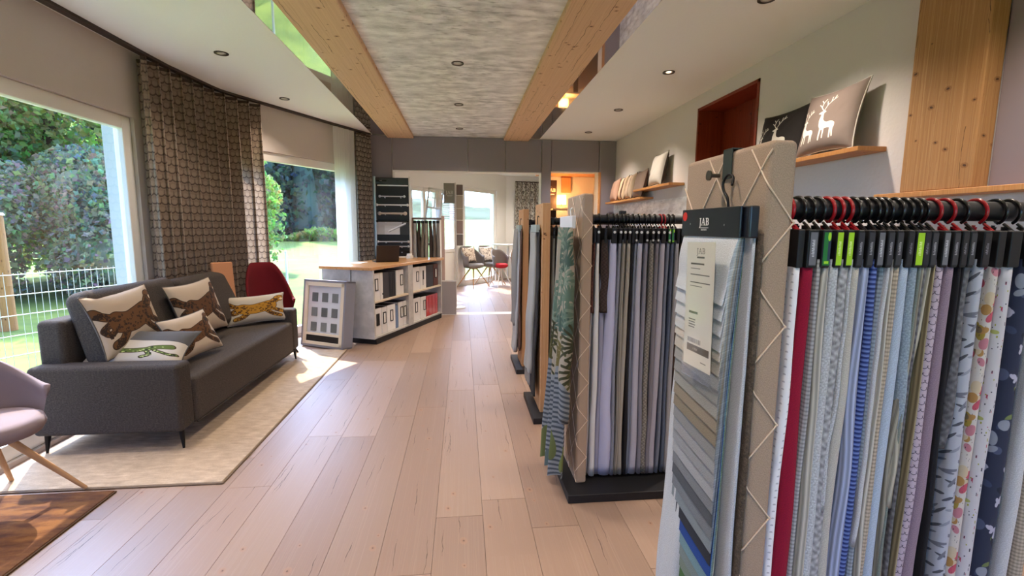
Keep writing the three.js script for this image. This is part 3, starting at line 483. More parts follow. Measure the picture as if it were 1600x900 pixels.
// ---------- shell chairs ----------
function shellChair(label, pos, turn, seatMat, shellMat, legMat, group, o = {}) {
  const t = thing('shell_chair', label, 'chair', pos, turn, group), sh = o.seat ?? 0.44, bh = o.back ?? 0.42, ah = o.arm ?? 0.18, R = o.r ?? 0.29;
  const P = [], I = [], nA = 36, nH = 8, A = 1.95, th = 0.035;
  const at = (a, v, out) => { const k = Math.min(1, Math.abs(a) / A), top = sh + ah + (bh - ah) * (1 - THREE.MathUtils.smoothstep(k, 0.22, 0.92)), bot = sh - 0.1, y = bot + (top - bot) * v, r = R * (0.82 + 0.2 * v ** 0.7) + out * (th / 2) * Math.sin(Math.PI * Math.min(1, 0.25 + 0.75 * (1 - v ** 8))); return [Math.sin(a) * r, y, -Math.cos(a) * r * (1 + 0.12 * v * (1 - k))]; };
  for (const out of [1, -1]) for (let i = 0; i <= nA; i++) for (let j = 0; j <= nH; j++) P.push(...at(-A + (2 * A * i) / nA, j / nH, out));
  const W = nH + 1, S = (nA + 1) * W;
  for (let i = 0; i < nA; i++) for (let j = 0; j < nH; j++) { const a = i * W + j, b = a + W; I.push(a, a + 1, b, b, a + 1, b + 1); I.push(S + a, S + b, S + a + 1, S + b, S + b + 1, S + a + 1); }
  for (let i = 0; i < nA; i++) for (const j of [0, nH]) { const a = i * W + j, b = a + W; if (j) I.push(a, S + a, b, b, S + a, S + b); else I.push(a, b, S + a, b, S + b, S + a); }
  for (let j = 0; j < nH; j++) for (const i of [0, nA]) { const a = i * W + j, b = a + 1; if (i) I.push(a, b, S + a, b, S + b, S + a); else I.push(a, S + a, b, b, S + a, S + b); }
  const g = new THREE.BufferGeometry(); g.setAttribute('position', new THREE.Float32BufferAttribute(P, 3)); g.setIndex(I); g.computeVertexNormals(); metric(g);
  mesh('shell', g, shellMat, t);
  mesh('seat', metric(xf(new THREE.LatheGeometry([[0, -0.07], [0.17, -0.068], [0.235, -0.045], [0.255, -0.01], [0.245, 0.025], [0.21, 0.043], [0.1, 0.05], [0, 0.05]].map(([x, y]) => new THREE.Vector2(x * (R / 0.29), y)), 32).toNonIndexed(), [0, sh - 0.04, 0.015], [0, 0, 0], [1, 1, 1.04])), seatMat, t);
  mesh('hub', box(0.16, 0.03, 0.16, 0, sh - 0.14, 0, 0.01), legMat, t);
  const f = o.foot ?? 0.27;
  for (const [x, z] of [[1, 1], [-1, 1], [1, -1], [-1, -1]]) mesh('leg', cyl(0.011, 0.02, [x * f, 0, z * f], [x * 0.05, sh - 0.11, z * 0.05], 10), legMat, t);
  return t;
}
const redFelt = cloth(0xa00d1c), redDeep = cloth(0x86091a), mauve = cloth(0x9a878a), greyFelt = cloth(0x8d8580), oakLeg = std(0xb48a62, 0.6), whiteLeg = std(0xd8d2ca, 0.5);
shellChair('red shell chair standing behind the far end of the sofa', [-2.28, 0, -5.88], 0.75, redFelt, redDeep, blackSteel, null, { seat: 0.5, back: 0.6, arm: 0.16, r: 0.245, foot: 0.2 });
shellChair('mauve grey upholstered shell chair cut by the left photo edge', [-2.52, 0.016, -2.66], HP - 0.25, mauve, mauve, oakLeg, null, { seat: 0.5, back: 0.32, arm: 0.12, r: 0.26, foot: 0.26 });

// ---------- sample racks ----------
const panelCloth = cloth(0xc9ad94, weave), cordMat = std(0xe0c8b0, 0.9), PW = 0.38, PT = 0.062, PH = 1.735;
// local: aisle face at x = 0 looking to -x, near edge at z = 0, the panel running to z = -0.38 and the rail to +x
function rack(label, zNear, wood, x = 0.64, Lr = 1.15) {
  const t = thing('sample_rack', label, 'rack', [x, 0, zNear], 0, 'fabric sample racks along the aisle');
  const railY = 1.6, zr = -PW / 2;
  mesh('base', box(Lr + 0.1, 0.05, 0.62, Lr / 2 - 0.02, 0, zr, 0.004), black, t);
  const pan = mesh('end_panel', metric(new RoundedBoxGeometry(PT, PH - 0.05, PW, wood ? 2 : 4, wood ? 0.004 : 0.014).translate(PT / 2, (PH + 0.05) / 2, -PW / 2), false, zNear, 0), wood ? [oakPost0, oakPost1][wood - 1] : panelCloth, t);
  if (!wood) { // diamond quilting cords over the aisle face and round the near edge
    const cw = 0.19, ch = 0.225, segs = [];
    const put = (u, y) => (u >= 0 ? V(-0.001, y, -u) : V(Math.min(-u, PT), y, 0.001));
    for (const s of [1, -1]) for (let k = -6; k < 12; k++) { // y = y0 + s * u * ch / cw
      const pts = []; const yk = 0.1 + k * ch;
      for (let i = 0; i <= 44; i++) { const u = -PT + ((PW + PT) * i) / 44, y = yk + s * (u - 0.03) * 1.25; if (y > 0.06 && y < PH - 0.01) pts.push(put(u, y)); }
      if (pts.length > 3) segs.push(new THREE.TubeGeometry(new THREE.CatmullRomCurve3(pts, false, 'catmullrom', 0), pts.length, 0.002, 5).toNonIndexed());
    }
    mesh('quilting_cord', segs, cordMat, pan);
  } else mesh('rail_bracket', box(0.06, 0.06, 0.06, PT + 0.03, railY - 0.03, zr, 0.01), black, t);
  mesh('rail', cyl(0.026, 0.026, [PT - 0.01, railY, zr], [Lr, railY, zr], 20), black, t);
  mesh('upright', box(0.05, railY + 0.05, 0.05, Lr, 0.04, zr, 0.006), black, t);
  return t;
}
const oakPost0 = std(0xffffff, 0.6, { map: spruce([190, 142, 96], [128, 82, 46], 1, [0.45, 1.9]) }), oakPost1 = std(0xffffff, 0.6, { map: spruce([184, 134, 88], [122, 78, 44], 1, [0.45, 1.9]) });
const R1 = -0.95, R2 = -2.57, R3 = -3.66, R4 = -4.95;
rack('nearest sample rack with a beige panel quilted in diamonds', R1, 0);
rack('second sample rack with beige quilted panel and black base', R2, 0, 0.655);
rack('third sample rack with a solid oak end panel', R3, 1, 0.62, 0.7);
rack('farthest sample rack with a narrow oak end panel', R4, 2, 0.63, 0.6);

// a bundle of cloth hanging from y = 0 down: t thick (x), w wide (z, front edge at z = 0)
function bundle(w, t, h, o = {}) {
  const rows = o.rows ?? 26, n = 10, P = [], U = [], I = [], ph = rr(0, 20), lean = o.lean ?? rr(-0.012, 0.012), wav = o.wave ?? 0.006, ring = [];
  for (let i = 0; i <= n; i++) ring.push([-0.5 + 0.0, -1 + i / n]); // left side, back to front
  for (let i = 1; i < 8; i++) { const a = Math.PI - (Math.PI * i) / 8; ring.push([0.5 * Math.cos(a), 0, Math.sin(a)]); }
  for (let i = 0; i <= n; i++) ring.push([0.5, -i / n]);
  const m = ring.length;
  for (let j = 0; j <= rows; j++) {
    const v = j / rows, y = -h * v, dx = lean * v + wav * v * Math.sin(v * 5 + ph) + wav * 0.6 * nz(v * 6, ph, 1), tt = t * ((o.top ?? 0.75) + (1 - (o.top ?? 0.75)) * Math.min(1, v * 3) + 0.14 * nz(v * 5, ph, 7)) * (1 + (o.flare ?? 0.15) * v), ww = w * (1 + 0.03 * nz(v * 3, ph, 3)), zs = 0.012 * nz(v * 3, ph + 4, 9) * v;
    let run = 0, px = null;
    for (const [x, z, f] of ring) { const fold = wav * 1.3 * v * nz(z * 7 + ph, v * 3, ph) ; const X = x * tt + dx + fold, Z = z * ww + (f ?? 0) * tt * 0.5 - tt * 0.5 + zs; if (px) run += Math.hypot(X - px[0], Z - px[1]); px = [X, Z]; P.push(X, y, Z); U.push(run, y); }
  }
  for (let j = 0; j < rows; j++) for (let i = 0; i < m - 1; i++) { const a = j * m + i, b = a + m; I.push(a, b, a + 1, b, b + 1, a + 1); }
  for (const j of [0, rows]) { const c = P.length / 3, k = j * m; P.push(P[(k + 8) * 3], P[k * 3 + 1], P[(k + 8) * 3 + 2] - w * 0.3); U.push(0, 0); for (let i = 0; i < m - 1; i++) j ? I.push(k + i, c, k + i + 1) : I.push(k + i, k + i + 1, c); }
  const g = new THREE.BufferGeometry(); g.setAttribute('position', new THREE.Float32BufferAttribute(P, 3)); g.setAttribute('uv', new THREE.Float32BufferAttribute(U, 2)); g.setIndex(I); g.computeVertexNormals();
  return g;
}
// one hanger: ring over the rail, header with a label on its front edge, cloth bundles below
const hookRed = phys(0xa8101c, 0.3, { clearcoat: 0.4 }), hookBlack = phys(0x0c0c0e, 0.3, { clearcoat: 0.4 }), hookClear = phys(0xcfd3d8, 0.15, { transmission: 0.5, thickness: 0 });
const hookGeo = mergeGeometries([(() => { const g = new THREE.TorusGeometry(0.033, 0.0042, 8, 28, 5.2); g.rotateZ(-HP + 0.55); g.rotateY(-HP); return g.toNonIndexed(); })(), cyl(0.0042, 0.0042, [0, -0.034, 0.004], [0, -0.066, 0], 8), cyl(0.009, 0.007, [0, -0.038, 0.002], [0, -0.056, 0], 10), cyl(0.005, 0.004, [0, -0.05, 0], [0, -0.064, 0.13], 6), cyl(0.005, 0.004, [0, -0.05, 0], [0, -0.064, -0.13], 6), cyl(0.0035, 0.0035, [0, -0.04, 0.03], [0, -0.064, 0.075], 6), cyl(0.0035, 0.0035, [0, -0.03, 0.028], [0.004, -0.05, 0.05], 6)]);
const strip = (bg, ink, seedy) => canvasTexture(32, 128, (g) => { g.fillStyle = bg; g.fillRect(0, 0, 32, 128); g.save(); g.translate(16, 62); g.rotate(-HP); g.fillStyle = ink; g.font = 'bold 17px sans-serif'; g.textAlign = 'center'; g.textBaseline = 'middle'; g.fillText(seedy, 0, 0); g.restore(); g.fillRect(8, 108, 16, 3); g.fillRect(8, 114, 16, 3); });
const stripMats = { grey: std(0xffffff, 0.4, { map: strip('#6d6d74', '#d8d8dc', 'ıılıMıMıl') }), slate: std(0xffffff, 0.4, { map: strip('#33343a', '#b4b4ba', 'lılıMllı') }), green: std(0xffffff, 0.4, { map: strip('#a6d820', '#e9f7b0', 'ılMlılM') }), dark: std(0xffffff, 0.4, { map: strip('#1c1c22', '#8f8f98', 'ıMıllıı') }), mix: std(0xffffff, 0.4, { map: canvasTexture(64, 128, (g) => { g.fillStyle = '#1f7a34'; g.fillRect(0, 0, 64, 128); g.fillStyle = '#27364e'; g.fillRect(40, 30, 24, 80); g.fillStyle = '#a9e02c'; g.beginPath(); g.ellipse(48, 16, 14, 18, 0, 0, 7); g.fill(); g.fillRect(14, 112, 40, 10); }) }) };
const headerGeo = new Map();
function hanger(label, x, rackZ, hook, bundles, o = {}) {
  const t = thing('sample_hanger', label, 'fabric sample', [x, 1.597, rackZ - PW / 2], 0, o.group);
  mesh('hook', hookGeo, hook, t);
  const hw = o.hw ?? 0.3, ht = o.ht ?? 0.016, hh = 0.086, key = hw + ',' + ht;
  if (!headerGeo.has(key)) headerGeo.set(key, box(ht, hh, hw, 0, 0, 0, 0.003));
  const hd = mesh('header', headerGeo.get(key), black, t); hd.position.y = -0.134;
  if (o.strip) { const s = mesh('label', new THREE.PlaneGeometry(Math.min(ht * 0.86, 0.017), hh * 0.86), stripMats[o.strip], hd); const q = s.geometry.attributes.uv; s.position.set(0, hh / 2, hw / 2 + 0.001); }
  if (o.sticker) { const s = mesh('sticker', new THREE.CylinderGeometry(0.0075, 0.0075, 0.002, 14).rotateX(HP), std(0xd9dcda, 0.6), hd); s.position.set(0, hh * 0.72, hw / 2 + 0.001); }
  if (o.sticker === 2) { const s = mesh('sticker', new THREE.CylinderGeometry(0.006, 0.006, 0.002, 14).rotateX(HP), std(0xc4c8c4, 0.6), hd); s.position.set(0, hh * 0.2, hw / 2 + 0.001); }
  for (const b of bundles) { const g = bundle(b.w ?? hw * 0.97, b.t, b.h ?? o.h ?? 1.33, b); const m = mesh('fabric', g, b.m, t); m.position.set(b.x ?? 0, -0.115 - (b.drop ?? 0), hw / 2 - 0.004 + (b.z ?? 0)); }
  return t;
}
// patterns
const scaleTex = canvasTexture(128, 128, (g) => { g.fillStyle = '#b8a8b6'; g.fillRect(0, 0, 128, 128); g.strokeStyle = '#4c4450'; g.lineWidth = 6; for (let r = -1; r < 3; r++) { for (let c = -1; c < 3; c++) { g.beginPath(); g.arc(c * 64 + (r % 2 ? 32 : 0) + 32, r * 64, 40, 0.25, 2.9); g.stroke(); } } g.fillStyle = 'rgba(240,232,240,0.5)'; for (let i = 0; i < 40; i++) g.fillRect(rr(0, 128), rr(0, 128), 2, 5); }, [0.028, 0.036]);
const leafTex = canvasTexture(256, 512, (g) => { g.fillStyle = '#d6dbe6'; g.fillRect(0, 0, 256, 512); for (let i = 0; i < 26; i++) { g.fillStyle = ['#8b8f9c', '#aeb4c2', '#666a74'][i % 3]; g.beginPath(); const x = rr(0, 256), y = rr(0, 512), a = rr(0.6, 2.2); g.ellipse(x, y, rr(7, 12), rr(34, 70), a, 0, 7); g.fill(); } }, [0.08, 0.2]);
const floralTex = canvasTexture(256, 512, (g) => { g.fillStyle = '#e9e5e2'; g.fillRect(0, 0, 256, 512); const cs = ['#c79a5e', '#a8803e', '#d58fa0', '#b9a54a', '#8a7a5c', '#d8627a', '#e8d8ba']; for (let i = 0; i < 34; i++) { g.fillStyle = cs[i % 7]; g.beginPath(); g.ellipse(rr(0, 256), rr(0, 512), rr(16, 34), rr(16, 44), rr(0, 3), 0, 7); g.fill(); } for (let i = 0; i < 50; i++) { g.fillStyle = '#4e4a52'; g.fillRect(rr(0, 256), rr(0, 512), rr(2, 5), rr(3, 12)); } }, [0.09, 0.22]);
const scriptTex = canvasTexture(256, 512, (g) => { g.fillStyle = '#ecebec'; g.fillRect(0, 0, 256, 512); for (let i = 0; i < 60; i++) { g.fillStyle = ['#4e4a58', '#c8566e', '#b4b84a', '#50505c'][i % 4]; g.fillRect(rr(0, 256), rr(0, 512), rr(3, 9), rr(4, 22)); } for (let i = 0; i < 5; i++) { g.fillStyle = ['#d88aa0', '#c9d07c'][i % 2]; g.beginPath(); g.ellipse(rr(0, 256), rr(0, 512), 12, 26, rr(0, 3), 0, 7); g.fill(); } }, [0.09, 0.22]);
const navyTex = canvasTexture(256, 512, (g) => { g.fillStyle = '#2a3046'; g.fillRect(0, 0, 256, 512); for (let i = 0; i < 40; i++) { g.fillStyle = ['#4a526c', '#6c7a4a', '#3a425e', '#1c2032', '#8a8f9c'][i % 5]; g.beginPath(); g.ellipse(rr(0, 256), rr(0, 512), rr(10, 34), rr(8, 20), rr(0, 3), 0, 7); g.fill(); } for (let i = 0; i < 7; i++) { const x = rr(20, 236), y = rr(20, 490); g.fillStyle = '#b0aec0'; for (let k = 0; k < 7; k++) { g.beginPath(); g.ellipse(x + rr(-16, 16), y + rr(-16, 16), 11, 6, rr(0, 3), 0, 7); g.fill(); } } }, [0.2, 0.4]);
const scallop = canvasTexture(64, 64, (g) => { g.fillStyle = '#f2f0f3'; g.fillRect(0, 0, 64, 64); g.fillStyle = '#c2bfc6'; g.beginPath(); g.arc(32, 62, 12, 0, 7); g.fill(); }, [0.02, 0.018]);
const ladder = canvasTexture(64, 64, (g) => { g.fillStyle = '#5f78b8'; g.fillRect(0, 0, 64, 64); g.fillStyle = '#2c3c78'; g.fillRect(0, 0, 64, 26); g.fillStyle = '#8fa4d8'; g.fillRect(0, 44, 64, 8); }, [0.03, 0.011]);
const F = {
  white: cloth(0xe9eaee), sheerWhite: cloth(0xdfe4ea), trim: std(0xffffff, 0.95, { map: scallop }), crimson: cloth(0xac0638, weave), greyKnit: cloth(0xb8b8ba, knit), stone: cloth(0xdcd6ca, ribs), snow: cloth(0xe6e9ee, boucle), chen: cloth(0xdad9dc, chenille), cream: cloth(0xe0dacf, weave), blueLt: cloth(0xc0cbee, ribs), blueLad: std(0xffffff, 0.9, { map: ladder, color: 0xe0e0e8 }), navy: cloth(0x24306e, ribs), steel: cloth(0xacb4be, knit), sand: cloth(0xc8b8a4, knit), ice: cloth(0xd0e0f6, weave), bluegrey: cloth(0xb0c2d2, boucle), oat: cloth(0xb2ab9a, ribs), oat2: cloth(0xcac4b2, ribs), mauveScale: std(0xffffff, 0.95, { map: scaleTex }), mauve: cloth(0xab94a6), blackc: cloth(0x222228), pewter: cloth(0x86858a, chenille), leaf: std(0xffffff, 0.95, { map: leafTex, color: 0xd4d2d4 }), floral: std(0xffffff, 0.95, { map: floralTex, color: 0xd8d4d0 }), script: std(0xffffff, 0.95, { map: scriptTex, color: 0xd4d2d6 }), navyFlor: std(0xffffff, 0.95, { map: navyTex }), olive: cloth(0xb4a684, ribs), greenGrey: cloth(0x8e9a92, weave),
};
const GN = 'fabric sample hangers on the nearest rack', RZ1 = R1;
const N1 = [
  [0.754, hookRed, 'white hanging fabric with a scalloped trim, next to the quilted panel', [{ m: F.trim, t: 0.02 }], {}],
  [0.783, hookRed, 'crimson red velvet hanging between pale fabrics on the nearest rack', [{ m: F.crimson, t: 0.034, flare: 0.25 }], { ht: 0.026, strip: 'grey' }],
  [0.816, hookRed, 'grey ladder knit and cream striped fabrics directly right of the crimson velvet', [{ m: F.greyKnit, t: 0.012, x: -0.01 }, { m: F.stone, t: 0.02, x: 0.009 }], { ht: 0.022, strip: 'mix' }],
  [0.847, hookBlack, 'snow white boucle fabric under the first bright green label', [{ m: F.snow, t: 0.025 }], { strip: 'green' }],
  [0.873, hookBlack, 'grey chenille fabric with a knotted pattern under the second bright green label', [{ m: F.chen, t: 0.026, x: 0 }, { m: F.snow, t: 0.008, x: 0.013, h: 0.62 }], { strip: 'green' }],
  [0.899, hookBlack, 'smooth cream grey fabric left of the blue striped ones', [{ m: F.cream, t: 0.022, flare: 0.4 }], { strip: 'slate' }],
  [0.925, hookRed, 'pale blue ribbed fabric left of the dark blue ladder stripe', [{ m: F.blueLt, t: 0.024, h: 1.2 }], { strip: 'slate' }],
  [0.95, hookRed, 'dark blue ladder striped fabric, the bluest on the nearest rack', [{ m: F.blueLad, t: 0.018, x: -0.002 }, { m: F.navy, t: 0.012, x: -0.008, z: -0.01 }], { strip: 'grey' }],
  [0.974, hookRed, 'steel grey knit fabric with a shorter white layer, right of the blue ladder stripe', [{ m: F.steel, t: 0.014, x: -0.003, z: -0.008 }, { m: F.white, t: 0.01, x: 0.006, h: 0.72 }], { strip: 'slate' }],
  [0.996, hookBlack, 'sand coloured knit fabric left of the ice blue one', [{ m: F.stone, t: 0.01, x: -0.008 }, { m: F.sand, t: 0.018, x: 0.006 }], { strip: 'slate' }],
  [1.024, hookBlack, 'smooth ice blue fabric hanging in the middle of the nearest rack', [{ m: F.ice, t: 0.026, flare: 0.2 }], { strip: 'dark' }],
  [1.048, hookBlack, 'blue grey boucle fabric under the third bright green label', [{ m: F.bluegrey, t: 0.02, h: 0.5 }], { ht: 0.02, strip: 'green' }],
  [1.066, hookBlack, 'oatmeal ribbed fabric in narrow strands, just right of the third green label', [{ m: F.oat, t: 0.014, lean: -0.03, h: 0.95 }, { m: F.greenGrey, t: 0.006, x: -0.006, h: 1.1, lean: -0.02 }], { strip: 'dark' }],
  [1.085, hookBlack, 'lighter oatmeal ribbed fabric with a pale sheet behind, left of the mauve scale pattern', [{ m: F.oat2, t: 0.015, lean: -0.035, h: 0.62 }, { m: F.pewter, t: 0.008, x: -0.01, h: 1.25, lean: -0.02 }, { m: F.olive, t: 0.004, x: 0.012, h: 1.3 }], { strip: 'slate' }],
  [1.115, hookBlack, 'mauve fabric with a dark fish scale pattern', [{ m: F.mauveScale, t: 0.024, flare: 0.25, lean: -0.015 }], { strip: 'grey' }],
  [1.141, hookBlack, 'plain dusty mauve fabric beside the fish scale pattern', [{ m: F.mauve, t: 0.026, flare: 0.2, lean: -0.01 }], { strip: 'slate' }],
  [1.164, hookBlack, 'thin black fabric between the mauve and the pewter cloth', [{ m: F.blackc, t: 0.01 }], { strip: 'dark' }],
  [1.184, hookBlack, 'pewter grey patterned fabric, rather short, left of the white leaf print', [{ m: F.pewter, t: 0.024, h: 0.47 }, { m: F.blackc, t: 0.006, x: -0.012, h: 0.9 }], { strip: 'slate' }],
  [1.221, hookRed, 'white fabric with a grey leaf print', [{ m: F.leaf, t: 0.032, flare: 0.1 }], { ht: 0.02, strip: 'dark' }],
  [1.26, hookRed, 'tan, pink and cream floral fabric near the right photo edge', [{ m: F.floral, t: 0.026, flare: 0.1 }], { ht: 0.02 }],
  [1.298, hookBlack, 'white fabric strewn with small coloured marks, right of the tan floral', [{ m: F.script, t: 0.036, flare: 0.1 }], { ht: 0.03 }],
  [1.352, hookRed, 'dark navy floral fabric at the right photo edge', [{ m: F.navyFlor, t: 0.05, flare: 0.1 }], { ht: 0.03 }],
  [1.41, hookBlack, 'plain white fabric beyond the navy floral at the right photo edge', [{ m: F.white, t: 0.03 }], { ht: 0.02 }],
  [1.45, hookBlack, 'sand coloured fabric hanging last on the nearest rack', [{ m: F.sand, t: 0.03 }], { ht: 0.02 }],
];
for (const [x, hk, label, bs, o] of N1) hanger(label, x, RZ1, hk, bs, { group: GN, h: 1.36, ...o });
const G2 = 'fabric sample hangers on the second rack', C = (h, m = weave) => cloth(new THREE.Color(h).multiplyScalar(1.3), m);
const N2 = [
  [0.742, hookBlack, 'thin red brown patterned fabric next to the second quilted panel', [{ m: C(0x7a4c42, chenille), t: 0.014, h: 0.42, z: -0.006 }, { m: C(0xcfc9c4), t: 0.012, z: -0.02 }], {}],
  [0.762, hookBlack, 'bright white fabric left of the short dark taupe ones on the second rack', [{ m: C(0xe4e3e0), t: 0.024, flare: 0.5, top: 0.5 }], { sticker: 1 }],
  [0.803, hookBlack, 'short dark taupe fabric over a longer lilac grey one on the second rack', [{ m: C(0x4a3a36, chenille), t: 0.044, h: 0.42, flare: 0.05 }, { m: C(0x9a99ac), t: 0.03, z: -0.02 }], {}],
  [0.853, hookBlack, 'broad lilac white sheer fabric, the widest bundle on the second rack', [{ m: C(0xc6c8e6), t: 0.058, flare: 0.45, top: 0.6, wave: 0.01 }], { ht: 0.03, sticker: 1 }],
  [0.89, hookBlack, 'slim blue grey fabric right of the broad lilac white one', [{ m: C(0x8e92a0), t: 0.016 }], { sticker: 1 }],
  [0.916, hookBlack, 'warm grey fabric, first of a pair left of a black gap on the second rack', [{ m: C(0x9c968c, ribs), t: 0.022 }], { sticker: 1 }],
  [0.943, hookBlack, 'light warm grey fabric, second of a pair left of a black gap', [{ m: C(0xada79c), t: 0.022 }], { sticker: 1 }],
  [0.964, hookBlack, 'thin black sheet filling the dark gap in the middle of the second rack', [{ m: C(0x1e1d22), t: 0.014 }], {}],  // dark sheet put where only shade shows between the fabrics
  [0.982, hookBlack, 'slate blue ribbed fabric right of the thin black gap sheet', [{ m: C(0x7c8496, ribs), t: 0.018 }], { sticker: 2 }],
  [1.01, hookBlack, 'pale lilac grey fabric right of the slate blue ribbed one', [{ m: C(0xbcbccc), t: 0.035, flare: 0.3 }], { ht: 0.024, sticker: 1 }],
  [1.045, hookBlack, 'medium grey fabric with two round stickers on the second rack', [{ m: C(0x8a8a98), t: 0.02 }], { sticker: 2 }],
  [1.08, hookBlack, 'taupe grey fabric with a ruffled edge on the second rack', [{ m: C(0x97938c, chenille), t: 0.028, wave: 0.012 }], { sticker: 2 }],
  [1.111, hookBlack, 'dark mauve grey fabric left of the wide pale one', [{ m: C(0x83808a), t: 0.024 }], { sticker: 2 }],
  [1.144, hookBlack, 'wide pale mauve fabric in the right half of the second rack', [{ m: C(0xb4b2c0), t: 0.034, flare: 0.3 }], { ht: 0.024, sticker: 1 }],
  [1.177, hookRed, 'first of two slate blue fabrics under the green labels, paler', [{ m: C(0x7c8598), t: 0.015 }], { sticker: 2, strip: 'mix' }],
  [1.198, hookRed, 'second of two slate blue fabrics under the green labels, darker', [{ m: C(0x59657c), t: 0.018 }], { strip: 'mix' }],
  [1.23, hookBlack, 'light grey fabric seen beside the near quilted panel', [{ m: C(0xa5a5aa), t: 0.024 }], {}],
  [1.257, hookBlack, 'dark brown fabric, last one seen beside the near quilted panel', [{ m: C(0x4e3f38), t: 0.02 }], {}],
];
for (const [x, hk, label, bs, o] of N2) hanger(label, x, R2, hk, bs, { group: G2, h: 1.415, ...o });
const N3 = [[0.72, 0x8d9088, 'grey green fabric, first on the third rack beside the oak panel', 0.024], [0.76, 0xa9a49c, 'light taupe fabric, second on the third rack', 0.026], [0.8, 0x6f6c6a, 'dark grey fabric, third on the third rack', 0.026], [0.84, 0xb7b4ae, 'pale grey fabric, fourth on the third rack', 0.026], [0.88, 0x8a8580, 'taupe fabric, fifth on the third rack', 0.026]];
for (const [x, c, label, t] of N3) hanger(label, x, R3, hookBlack, [{ m: C(c), t }], { group: 'fabric sample hangers on the third rack', h: 1.36, strip: 'dark' });
const N4 = [[0.73, 0x2a2626, 'black fabric, first on the farthest rack beside its oak panel', 0.03], [0.78, 0xc9cfca, 'pale silver green fabric, second on the farthest rack', 0.04], [0.83, 0x9c958c, 'taupe fabric, third on the farthest rack', 0.03]];
for (const [x, c, label, t] of N4) hanger(label, x, R4, hookBlack, [{ m: C(c), t }], { group: 'fabric sample hangers on the farthest rack', h: 1.36 });

